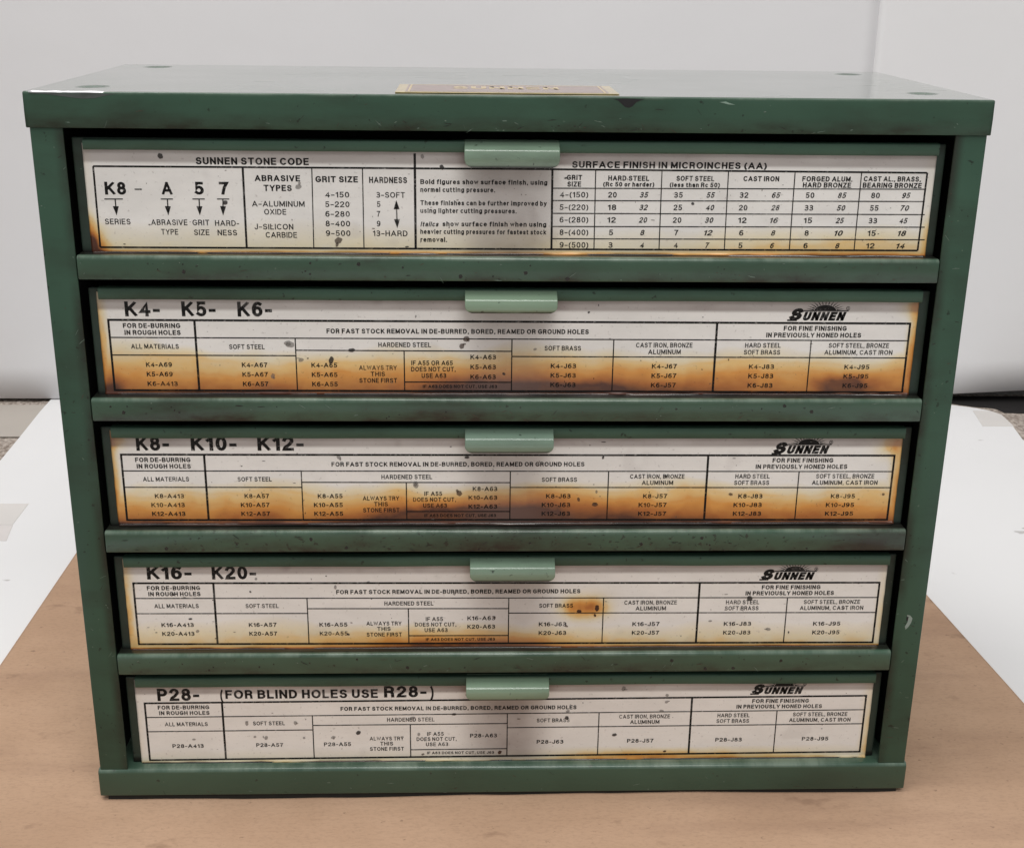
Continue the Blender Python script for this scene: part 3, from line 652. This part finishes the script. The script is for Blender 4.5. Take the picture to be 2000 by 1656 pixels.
# ------------------------------------------------------------------ drawers
WEAR = {  # rust strength by drawer: (bottom strength, reach mm, left edge, right edge, hot centre x, hot width, hot add)
    1: (.20, 12, .55, .48, 150, 60, .20), 2: (.76, 21, .64, .70, 45, 45, .12), 3: (.80, 20, .58, .66, 15, 62, .22), 4: (.28, 13, .26, .22, -40, 62, .40), 5: (.10, 6, .06, .26, 105, 45, .28)}
BLOT = {1: [(-179, -66, 5, 8, .7)], 2: [(150, -125, 13, 4.5, .42), (-177, -130, 5, 9, .35), (178, -90, 5, 4, .3), (25, -128, 40, 4, .2), (-15, -127, 28, 7, .22)],
        3: [(-178, -152, 5, 4, .45), (0, -188, 60, 5, .22), (20, -180, 18, 7, .12), (176, -155, 7, 6, .3), (-30, -190, 30, 5, .25), (33, -189, 12, 5, -.16)],
        4: [(32, -238, 7, 5, .45), (40, -237.5, 8, 6, .5), (-12, -257, 40, 4, .25), (-179, -225, 3, 40, .15)], 5: [(60, -320, 30, 3, .35)]}
LABX = (-179.9, 180.4)
LZ = {1: (-21.2, -67.2), 2: (-84.5, -130.7), 3: (-148, -193.8), 4: (-211.5, -258.9), 5: (-275.5, -322.0)}
HND = {1: (-20.8, 19.0, 0), 2: (-20.6, 19.5, .0), 3: (-20.6, 19.3, 0), 4: (-18.3, 21.4, 0), 5: (-20.1, 20.0, 0)}
NAMES = {1: 'top drawer with the stone code chart', 2: 'second drawer marked K4- K5- K6-', 3: 'middle drawer marked K8- K10- K12-, rusted most', 4: 'fourth drawer marked K16- K20-', 5: 'bottom drawer marked P28-'}
for k in range(1, 6):
    oz = -(k - 1) * PZ; zt = -18.8 + oz; zb = -68.9 + oz
    if k == 5: zb = -321.75
    dx = {1: .1, 2: .8, 3: .3, 4: .2, 5: .1}[k]
    bm = box_bm(-184.3 + dx, 184.2 + dx, 6.5, 8.5, zb, zt - .2, r=.0006, seg=2)
    add_box(bm, *(v * MM for v in (-181, -180, 8.6, 150, zb + 1, zt - 4))); add_box(bm, *(v * MM for v in (180, 181, 8.6, 150, zb + 1, zt - 4)))
    add_box(bm, *(v * MM for v in (-179.8, 179.8, 8.6, 150, zb + 1, zb + 2))); add_box(bm, *(v * MM for v in (-179.8, 179.8, 149, 150, zb + 2.1, zt - 4)))
    dr = from_bm('drawer', bm, paint('green_enamel_drawer', dirt=.7, off=(1 + k, 4, 0), base=(.026, .044, .034), foot=(zb * MM + .0038, zb * MM + .0016)), cab); tag(dr, label=NAMES[k])
    # folded lip that holds the top of the label
    lx0, lx1 = (-179.2 + dx * .6, 180.6 + dx * .6)
    prof = [(8.3, zt + .25), (5.4, zt + .25), (4.75, zt + .05), (4.4, zt - .5), (4.3, zt - 2.2), (4.4, zt - 4.6), (4.75, zt - 5.0), (5.6, zt - 5.0), (5.6, zt - .6), (8.3, zt - .6)]
    bm = bmesh.new(); prev = None; NS = 60
    for i in range(NS + 1):
        x = lx0 + (lx1 - lx0) * i / NS; wv = .25 * (vnoise(x, 0, 30, 40 + k) - .5); tl = .0
        if k == 1: tl = 1.4 * (1 - i / NS) ** 1.5
        cur = [bm.verts.new((x * MM, (y + wv * .6) * MM, (z + wv - tl * (1 if z > zt - 1 else .1) * .8) * MM)) for y, z in prof]
        if prev:
            for a in range(len(prof)): bm.faces.new((prev[a], prev[(a + 1) % len(prof)], cur[(a + 1) % len(prof)], cur[a]))
        else: bm.faces.new(cur)
        prev = cur
    bm.faces.new(prev[::-1]); bmesh.ops.recalc_face_normals(bm, faces=bm.faces[:])
    lp = from_bm('label_lip', bm, m_lip, dr); smooth_by_angle(lp, 50)
    # pull: bent tab rising from the lip, ridge, then flaring out and down, lower corners rounded
    h0, h1, _ = HND[k]; th = 1.0; hz = {1: -.6, 2: .8, 3: 0, 4: -.1, 5: .3}[k]
    pts = [(7.6, .05), (6.4, .25), (5.6, .1), (3.0, -1.0), (.4, -2.2), (-1.1, -2.85), (-1.7, -3.3), (-1.95, -4.0), (-2.3, -5.4), (-2.35, -7.4), (-1.75, -9.8 + hz)]
    bm = bmesh.new(); rows = []
    def at(i, u):
        y, z = pts[i]; a = (h1 - h0) / 2
        inset = 0.
        rem = (pts[-1][1] - z)          # distance above the lower edge (negative)
        if -rem < 3.2: q = 1 - (-rem) / 3.2; inset = 3.4 * (1 - math.sqrt(max(0, 1 - q * q)))
        inset += .35 * (1 if i < 3 else 0) + (.4 if i == 0 else 0)
        return ((h0 + h1) / 2 + u * (a - inset), y, z)
    US = [-1, -.985, -.95, -.8, -.55, -.3, 0, .3, .55, .8, .95, .985, 1]
    fine = []
    P2 = []
    for a, b in zip(pts[:-1], pts[1:]):
        P2 += [a, ((a[0] + b[0]) / 2, (a[1] + b[1]) / 2)]
    q_ = pts[-1]; P2 += [q_]
    # extra rows near the rounded bottom
    lastz = q_[1]; extra = [(q_[0] + (P2[-2][0] - q_[0]) * t_, q_[1] + (P2[-2][1] - q_[1]) * t_) for t_ in (.6, .3, .12, .04)]
    pts = P2[:-1] + extra + [q_]
    grid = [[Vector((*at(i, u),)) for u in US] for i in range(len(pts))]
    NR = len(pts)
    for i in range(NR):
        a = Vector(pts[max(i - 1, 0)]); b = Vector(pts[min(i + 1, NR - 1)]); t2 = (b - a).normalized(); nn = Vector((0, -t2.y * -1, 0))
        n_ = Vector((0, t2.y, -t2.x)).normalized()   # outward (towards viewer / up)
        if n_.y > 0 and n_.z < 0: n_ = -n_
        rows.append((n_, grid[i]))
    outer = [[bm.verts.new((Vector((p.x, p.y, p.z + zt))) * MM) for p in g] for n_, g in rows]
    inner = [[bm.verts.new((Vector((p.x, p.y, p.z + zt)) - n_ * th * (.15 if i == NR - 1 else 1)) * MM) for p in g] for i, (n_, g) in enumerate(rows)]
    nu = len(US)
    for i in range(NR - 1):
        for j in range(nu - 1):
            bm.faces.new((outer[i][j], outer[i][j + 1], outer[i + 1][j + 1], outer[i + 1][j]))
            bm.faces.new((inner[i][j], inner[i + 1][j], inner[i + 1][j + 1], inner[i][j + 1]))
        bm.faces.new((outer[i][0], outer[i + 1][0], inner[i + 1][0], inner[i][0])); bm.faces.new((outer[i][-1], inner[i][-1], inner[i + 1][-1], outer[i + 1][-1]))
    for j in range(nu - 1):
        bm.faces.new((outer[-1][j], outer[-1][j + 1], inner[-1][j + 1], inner[-1][j])); bm.faces.new((outer[0][j + 1], outer[0][j], inner[0][j], inner[0][j + 1]))
    bmesh.ops.recalc_face_normals(bm, faces=bm.faces[:])
    es = [e for e in bm.edges if len(e.link_faces) == 2 and e.calc_face_angle(0) > .9]
    bmesh.ops.bevel(bm, geom=es, offset=.0003, segments=2, profile=.5, affect='EDGES')
    zl = (zt - 9.8 + hz) * MM
    hd_ = from_bm('handle', bm, paint('green_enamel_pull', base=(.172 + .01 * (k % 3), .255 + .012 * (k % 3), .195), dirt=.25 + .09 * ((k * 2) % 5), off=(k, 2, 5 + k), rough=.3, speck=.60, coat=(.9, .13), foot=(zl + .0014, zl + .0001), bmp=.6), dr); smooth_by_angle(hd_, 55)
    # label plate
    za, zc = LZ[k]; nx = 480; nz = 84
    X, Z = np.meshgrid(np.linspace(*LABX, nx), np.linspace(za, zc, nz))
    X = X + (.15 * (vnoise(Z, Z * 0, 5, k) - .5)) * (np.abs(X) > 179)
    zbot = zc; hgt = Z - zbot
    s_, reach, le, re, hx, hw, ha = WEAR[k]
    warp = fbm(X, Z, 38, 10 + k) - .5
    reach_v = reach * (1 + .8 * warp)
    bot = s_ + ha * np.exp(-((X - hx) / hw) ** 2)
    rust = bot * np.clip(1 - (hgt - 1.0) / np.maximum(reach_v, 2), 0, 1) ** .9
    e_l = (X - LABX[0]); e_r = (LABX[1] - X)
    ramp_h = (.10 + .9 * sst(22, 3, hgt)) if k == 1 else (.35 + .65 * sst(46, 5, hgt))
    rust = np.maximum(rust, le * ramp_h * (1 - sst(0, 4.5 + 3 * warp, e_l))); rust = np.maximum(rust, re * ramp_h * (1 - sst(0, 6 + 5 * warp, e_r)))
    rust += (.30 + .3 * fbm(X, Z, 9, 77 + k)) * (1 - sst(.5, 1.3, hgt)) * (.35 if k == 1 else 1.) * (s_ > .15) + (.16 if s_ <= .2 else 0) * (1 - sst(0, 2, hgt))
    for bx, bz, rx, rz, a in BLOT[k]:
        rust += a * np.exp(-((X - bx) / rx) ** 2 - ((Z - bz) / rz) ** 2) * (.6 + .9 * fbm(X, Z, 7, 30 + k))
    rust += .13 * (fbm(X, Z * 1.6, 12, 50 + k) - .5) * 1.3 * sst(0, .3, rust) + .05 * sst(.5, .56, fbm(X, Z * .5, 26, 250 + k)) * sst(.15, .5, rust) + .0 * (fbm(X, Z, 14, 50 + k) - .5) * sst(0, .3, rust) + .02
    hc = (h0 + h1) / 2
    col = np.exp(-(np.abs((X - hc + 1) / 19)) ** 3.2) * (.34 + .25 * fbm(X, Z, 16, 70 + k))  # viewer's dark reflection and finger dirt painted below the handle
    topb = (1 - sst(7.1, 8.7, za - Z)) * (.52 + .35 * fbm(X, Z * 3, 40, 90 + k))  # darker band along the top of the label
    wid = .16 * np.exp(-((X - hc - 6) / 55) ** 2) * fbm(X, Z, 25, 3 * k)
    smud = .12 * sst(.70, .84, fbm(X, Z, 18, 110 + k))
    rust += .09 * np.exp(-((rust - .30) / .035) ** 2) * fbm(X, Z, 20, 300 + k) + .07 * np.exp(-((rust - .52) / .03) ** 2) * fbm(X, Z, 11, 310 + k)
    grime_reflect = np.clip(col * ({1: 1.25, 2: .95, 3: .9, 4: .85, 5: 1.3}[k]) + topb + wid + smud, 0, 1)
    yy = np.full_like(X, LABY) - .10 * fbm(X, Z, 45, 130 + k) * 0
    curl = (1 - sst(0, 1.1, hgt)) * np.clip(fbm(X, Z * 0, 26, 150 + k) - .42, 0, 1) * 4.2
    yy = yy - curl * .55
    Zd = Z + (1 - sst(0, .9, hgt)) * (.4 * (vnoise(X, X * 0, 5, 160 + k) - .5) + .3 * (vnoise(X, X * 0, 21, 163 + k) - .5))
    if k == 4:   # torn corner at the upper left sticks out past the lip
        Zd = Zd + 0
    me = grid_mesh('label_plate', np.stack([X, yy, Zd], -1) * MM)
    me.flip_normals() if me.polygons[0].normal.y > 0 else None
    set_attr(me, 'wear_reflect', np.stack([np.clip(rust, 0, 1), grime_reflect, grime_reflect * 0], -1).reshape(-1, 3))
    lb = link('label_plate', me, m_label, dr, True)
    md = lb.modifiers.new('thickness', 'SOLIDIFY'); md.thickness = .0003; md.offset = -1
    if md and True:
        pass
    # print
    ch = []
    for g, t_ in zip(glyph, TX):
        if t_[0] != k: continue
        pc = fit(g, t_[2], t_[3], t_[4], t_[5])
        if t_[5] > 2.9 and t_[1] not in '()': flat_mesh('title_lettering', [pc], PRY, m_ink, dr)
        else: ch.append(pc)
    flat_mesh('small_lettering', ch, PRY, m_ink, dr, kind='stuff')
    if k == 1:
        S = [bar(*l_[:4], l_[4] * 1.12) for l_ in LINES1]
        for (ax, az, bx, bz, two) in ARROWS:
            hl = 3.9; hw_ = 1.25; n0 = Vector((bx - ax, bz - az)).normalized(); p_ = Vector((-n0.y, n0.x))
            A = Vector((ax, az)); B = Vector((bx, bz))
            S.append(bar(*(A + n0 * (3 if two else 0)), *(B - n0 * 3), .5))
            for tip, dd in ((B, n0),) + (((A, -n0),) if two else ()):
                b0 = tip - dd * hl; S.append(([tuple(tip), tuple(b0 + p_ * hw_), tuple(b0 - p_ * hw_)], [(0, 1, 2)]))
    else:
        S = [bar(*l_) for l_ in form_lines(k)]
    # overlapping strips sit on steps of their own so no two faces share a plane
    V = []; F = []
    for i, (v, f) in enumerate(S):
        n = len(V); yq = PRY - .003 - .0012 * (i % 40)
        V += [(a * MM, yq * MM, b * MM) for a, b in v]; F += [tuple(j + n for j in q) for q in f]
    me = bpy.data.meshes.new('ruled_lines'); me.from_pydata(V, [], F); me.update(); link('ruled_lines', me, m_ink, dr)
    for (lk, x0, x1, zb_) in LOGOS:
        if lk != k: continue
        W_ = x1 - x0; u = W_ / 25.; ch = []
        v, f = fit(LS, x0, x0 + 6.3 * u, zb_, 5.3 * u); ch.append((v, f))
        v, f = fit(LU, x0 + 6.0 * u, x1 - .6 * u, zb_, 3.8 * u); ch.append((v, f))
        zb2 = zb_ + 4.25 * u; ch.append(bar(x0 + 6.2 * u, zb2, x1 + .1, zb2, .45 * u)); ch.append(bar(x0 - .6 * u, zb_ + .1, x0 + 3.5 * u, zb_ + .1, .7 * u))
        cx_ = x0 + 15.2 * u
        pl = [(cx_ + 4.6 * u * math.cos(a), zb2 + .1 + 2.4 * u * math.sin(a)) for a in [math.pi * i / 16 for i in range(17)]]
        ch.append((pl, [tuple(range(17))]))
        for i in range(13):
            a = math.pi * (.045 + .91 * i / 12); c_, s2 = math.cos(a), math.sin(a)
            p0 = Vector((cx_ + 4.9 * u * c_, zb2 + 2.7 * u * s2)); p1 = Vector((cx_ + 8.2 * u * c_, zb2 + .3 + 4.9 * u * s2)); pp = Vector((-(p1 - p0).y, (p1 - p0).x)).normalized() * .24 * u
            ch.append(([tuple(p0 + pp), tuple(p1), tuple(p0 - pp)], [(0, 1, 2)]))
        rx, rz = x1 - .2 * u, zb_ + 5.3 * u
        ring_ = [(rx + r_ * u * math.cos(a), rz + r_ * u * math.sin(a)) for r_ in (.85, .62) for a in [2 * math.pi * i / 14 for i in range(14)]]
        ch.append((ring_, [(i, (i + 1) % 14, 14 + (i + 1) % 14, 14 + i) for i in range(14)])); ch.append(bar(rx, rz - .35 * u, rx, rz + .35 * u, .4 * u))
        V = []; F = []
        for i, (v, f) in enumerate(ch):
            n = len(V); yq = PRY - .003 - .0012 * i
            V += [(a * MM, yq * MM, b * MM) for a, b in v]; F += [tuple(j + n for j in q) for q in f]
        me = bpy.data.meshes.new('sun_logo'); me.from_pydata(V, [], F); me.update(); link('sun_logo', me, m_ink, dr)
    # stains: spatter that lies on the label
    V = []; F = []; mi = []
    def blot(x, z, r, kind, y):
        n = len(V); cnt = 16; ph = rng.uniform(0, 6.28); el = rng.uniform(.8, 1.25) if r > .7 else rng.uniform(.6, 2.2)
        for i in range(cnt):
            a = 2 * math.pi * i / cnt; q = r * .9 * (1 + .14 * math.sin(2 * a + ph) + .07 * math.sin(5 * a + 2 * ph) + rng.uniform(-.05, .05))
            V.append(((x + q * el * math.cos(a)) * MM, y * MM, (z + q / el * math.sin(a)) * MM))
        F.append(tuple(range(n, n + cnt))); mi.append(kind)
    idx = 0
    for (lk, x, z, r, kind) in STAINS:
        if lk == k:
            idx += 1; blot(x, z, r * .85, kind, PRY - .06 - .0015 * idx)
            if kind in (1, 2) and r > 1.2:
                blot(x + rng.uniform(-1, 1) * r, z + rng.uniform(-1, 1) * r, r * .45, kind, PRY - .12 - .0015 * idx)
    for i in range(60):
        idx += 1; blot(rng.uniform(-176, 178), rng.uniform(LZ[k][1] + 2, LZ[k][0] - 7), rng.choice((.12, .15, .2, .2, .3, .38)), rng.choice((0, 1, 1, 2, 3)), PRY - .06 - .0015 * idx)
    me = bpy.data.meshes.new('stain_spots'); me.from_pydata(V, [], F); me.update()
    o = link('stain_spots', me, m_st, dr); me.polygons.foreach_set('material_index', mi); tag(o, kind='stuff')

# clear film curling at the label feet: thin glossy dark strip between label and drawer edge
t = NT('curled_film'); n_ = t.noise(120, 4, .6, stretch=(.3, 1, 1))
t.set(Base_Color=t.mix(t.rng(n_, .4, .7), (.02, .012, .010), (.10, .055, .04)), Roughness=.16, Coat_Weight=.6)
m_film = t.m
drawers = [o for o in bpy.data.objects if o.name.split('.')[0] == 'drawer']; drawers.sort(key=lambda o: o.name)
for k, dr in enumerate(drawers, 1):
    zc = LZ[k][1]; nx = 500; u = np.linspace(LABX[0] + .4, LABX[1] - .4, nx); v = np.linspace(0, 1, 6)
    Uu, Vv = np.meshgrid(u, v)
    wav = fbm(Uu, Uu * 0, 17, 200 + k); big = np.clip(fbm(Uu, Uu * 0, 60, 210 + k) * 1.7 - .45, 0, 1)
    Zf = zc + .35 - Vv * (1.0 + .4 * wav) ; Yf = LABY - .2 - (np.sin(Vv * 2.6) * 1.25 * wav * big) - .1 * Vv
    me = grid_mesh('label_film_edge', np.stack([Uu, Yf, Zf], -1) * MM)
    o = link('label_film_edge', me, m_film, dr, True)
    md = o.modifiers.new('thickness', 'SOLIDIFY'); md.thickness = .00012

# ------------------------------------------------------------------ lid details
np_ = link('name_plate', None, None, cab) if False else None
bm = box_bm(-49.6, 43.8, 6.8, 46.5, .05, .45, r=.0001, seg=1)
m_plate = plain('plate_gold', (.55, .42, .18), .3, .0, coat=.7)
pl_ = from_bm('name_plate', bm, m_plate, cab)
def top_poly(name, polys, z, mat, parent):
    V = []; F = []
    for i, p in enumerate(polys):
        n = len(V); V += [(a * MM, b * MM, (z + .002 * i) * MM) for a, b in p]; F.append(tuple(range(n, n + len(p))))
    me = bpy.data.meshes.new(name); me.from_pydata(V, [], F); me.update(); return link(name, me, mat, parent)
rect = lambda a, b, c, d: [(a, c), (b, c), (b, d), (a, d)]
top_poly('printed_panel', [rect(-45.5, 39.7, 8.6, 44.5)], .48, plain('plate_red_brown', (.27, .15, .12), .3, coat=.6), pl_)
m_cream = plain('plate_cream', (.58, .47, .30), .4)
gl = make_text('SUNNEN', 1.2, 0); v, f = fit(gl, -26, 20, 24, 13)
me = bpy.data.meshes.new('lettering'); me.from_pydata([(a * MM, b * MM, .00052) for a, b in v], [], f); me.update(); link('lettering', me, m_cream, pl_)
top_poly('border_line', [rect(-44.5, 38.7, 9.6, 10.4), rect(-44.5, 38.7, 42.6, 43.4), rect(-44.5, -43.6, 9.6, 43.4), rect(37.8, 38.7, 9.6, 43.4)], .50, m_cream, pl_)
# bare metal gouge along the front left corner, dark chip at right of centre
def front_poly(name, pts, y, mat, parent):
    me = bpy.data.meshes.new(name); me.from_pydata([(a * MM, y * MM, b * MM) for a, b in pts], [], [tuple(range(len(pts)))]); me.update(); return link(name, me, mat, parent)
def gouge():
    n = 60; rows = []
    xs_ = np.linspace(-198.6, -164.6, n)
    for j, t_ in enumerate(np.linspace(0, 1, 9)):
        for i, x in enumerate(xs_):
            e = min(1, (i + 1) / 4, (n - i) / 8); a = (22 + 50 * t_) * math.pi / 180
            w_ = .75 + .35 * math.sin(x * .55) + .25 * math.sin(x * 1.3)
            # from the lid top (t=0) over the rounded edge to the front (t=1)
            s2 = t_ * (1.6 * w_ + .2) * e
            if s2 < .9: yv = .9 - s2 + .0; zv = .06
            else: yv = -.03; zv = .06 - (s2 - .9)
            yv = .75 - .82 * min(1, s2 / 1.1); zv = .05 - (max(0, s2 - .35)) * .9
            rows.append((x, yv, zv))
    return np.array(rows).reshape(9, n, 3)
# chip
front_poly('paint_chip', [(40.6, -1.0), (42.5, -1.6), (44., -2.9), (45.6, -4.2), (47.2, -4.5), (48.6, -3.9), (50.2, -2.2), (51.8, -1.5), (53.4, -1.1), (49, -.85), (45, -.8)], -.11, m_chip, lid)
front_poly('paint_chip', [(84.5, -1.9), (87.2, -1.6), (89.0, -2.3), (91.2, -2.9), (88.4, -2.8), (86.4, -2.3)], -.11, plain('chip_light', (.22, .32, .26), .4), lid)
front_poly('bare_metal', [(-198.6, -.85), (-190, -1.2), (-183, -2.1), (-176, -2.9), (-171, -2.6), (-166, -1.4), (-162, -.85), (-175, -.8)], -.11, plain('scuffed_grey', (.085, .10, .095), .35, .3), lid)
# raised lip of bare steel where the lid edge was struck
xs_ = np.linspace(-198.4, -164.8, 90); aa = np.linspace(0, 1, 10); Gx, Ga = np.meshgrid(xs_, aa)
endf = sst(-198.8, -196, Gx) * sst(-164.2, -169, Gx); wv = (.85 + .25 * np.sin(Gx * .5) - .5 * np.exp(-((Gx + 184) / 1.6) ** 2)) * endf + .05
ang = Ga * math.pi
Gy = .45 - wv * .75 * np.cos(ang) * -1 * -1; Gz = .0 + wv * .55 * np.sin(ang) * (1) - .55 * Ga
Gy = .55 + wv * .9 * np.cos(ang)
me = grid_mesh('bare_metal', np.stack([Gx, Gy, Gz], -1) * MM); link('bare_metal', me, m_bare, lid, True)
# scratch on the right post and tiny drips on rails
front_poly('scratch', [(183.6 + 7.2, -239.6), (192.3, -240.), (193.6, -241.6), (193.2, -243.9), (192.1, -246.2), (190.9, -247.6), (190.4, -246.), (191.5, -243.4)], .93, plain('scratch_pale', (.24, .30, .27), .4), bpy.data.objects['corner_post.001'])
front_poly('scratch', [(190.6, -240.8), (191.6, -240.6), (191.5, -242.8), (190.7, -243.)], .90, m_chip, bpy.data.objects['corner_post.001'])
rails = sorted([o for o in bpy.data.objects if o.name.startswith('cross_rail')], key=lambda o: o.name)
for i, ra in enumerate(rails):
    V = []; F = []; zt = -67.4 - i * PZ
    for j in range(16):
        x = rng.uniform(-180, 180); z = rng.uniform(zt - 9.8, zt - 2.5); r = rng.choice((.3, .4, .5, .9)); n = len(V)
        if i == 0 and j < 2: x, z, r = ((-22.5, zt - 8.3, .9), (23.5, zt - 9.2, 1.0))[j]
        for q in range(12):
            a = q * math.pi / 6; rr = r * rng.uniform(.75, 1.15); V.append(((x + rr * math.cos(a)) * MM, (-.13 - .002 * j) * MM, (z + rr * math.sin(a)) * MM))
        F.append(tuple(range(n, n + 12)))
    me = bpy.data.meshes.new('stain_spots'); me.from_pydata(V, [], F); me.update(); o = link('stain_spots', me, m_st[0], ra); tag(o, kind='stuff')
for me in bpy.data.meshes:
    if me.name.startswith(('stain_spots', 'sun_logo', 'ruled_lines', 'lettering', 'paint_chip', 'scratch', 'bare_metal')) and not me.polygons: pass

def slivers(name, parent, y, boxes, n, mats, seed):
    r = random.Random(seed); V = []; F = []; mi = []
    for j in range(n):
        x0, x1, z0, z1 = boxes[r.randrange(len(boxes))]; x = r.uniform(x0, x1); z = r.uniform(z0, z1)
        L_ = r.choice((.6, .8, 1.2, 2.0, 3.5)); wd = r.uniform(.10, .28); a = r.gauss(0, .5); m = len(V); k = 7
        up = []; dn = []
        for i in range(k):
            t_ = i / (k - 1); ww = wd * math.sin(math.pi * (.08 + .84 * t_)) * r.uniform(.5, 1.3); px = x + L_ * (t_ - .5) * math.cos(a); pz = z + L_ * (t_ - .5) * math.sin(a) + r.uniform(-.08, .08)
            up.append((px, pz + ww)); dn.append((px, pz - ww))
        P_ = up + dn[::-1]; V += [(p[0] * MM, (y - .0015 * j) * MM, p[1] * MM) for p in P_]; F.append(tuple(range(m, m + len(P_)))); mi.append(r.randrange(len(mats)))
    me = bpy.data.meshes.new(name); me.from_pydata(V, [], F); me.update(); o = link(name, me, mats, parent); me.polygons.foreach_set('material_index', mi); tag(o, kind='stuff')
m_sc = [plain('rub_pale', (.12, .17, .135), .4), plain('rub_dark', (.016, .018, .014), .6), plain('rub_brown', (.05, .04, .025), .6)]
slivers('rub_marks', lid, -.12, [(-195, 195, -14.3, -12), (-195, 195, -14, -1.5), (-80, 60, -14.3, -10)], 70, m_sc, 1)
for s, nm in ((-1, 'corner_post'), (1, 'corner_post.001')):
    a_, b_ = sorted((s * 187, s * 198)); c_, d_ = sorted((s * 186.2, s * 188.5))
    slivers('rub_marks', bpy.data.objects[nm], .99, [(a_, b_, -320, -16), (c_, d_, -320, -16)], 38, m_sc, 5 + s)
slivers('rub_marks', bpy.data.objects['base_tray'], -.01, [(-198, 198, -336, -325), (-198, 198, -336.6, -334)], 40, m_sc, 9)
for i, ra in enumerate(rails):
    zt = -67.4 - i * PZ
    slivers('rub_marks', ra, -.17, [(-184, 184, zt - 10, zt - 2), (-184, 184, zt - 4, zt - 1.8), (-60, 120, zt - 10, zt - 6)], (46, 50, 90, 46)[i], [m_sc[1], m_sc[2], m_sc[0]] if i != 2 else [m_sc[1], m_sc[1], m_sc[2]], 20 + i)
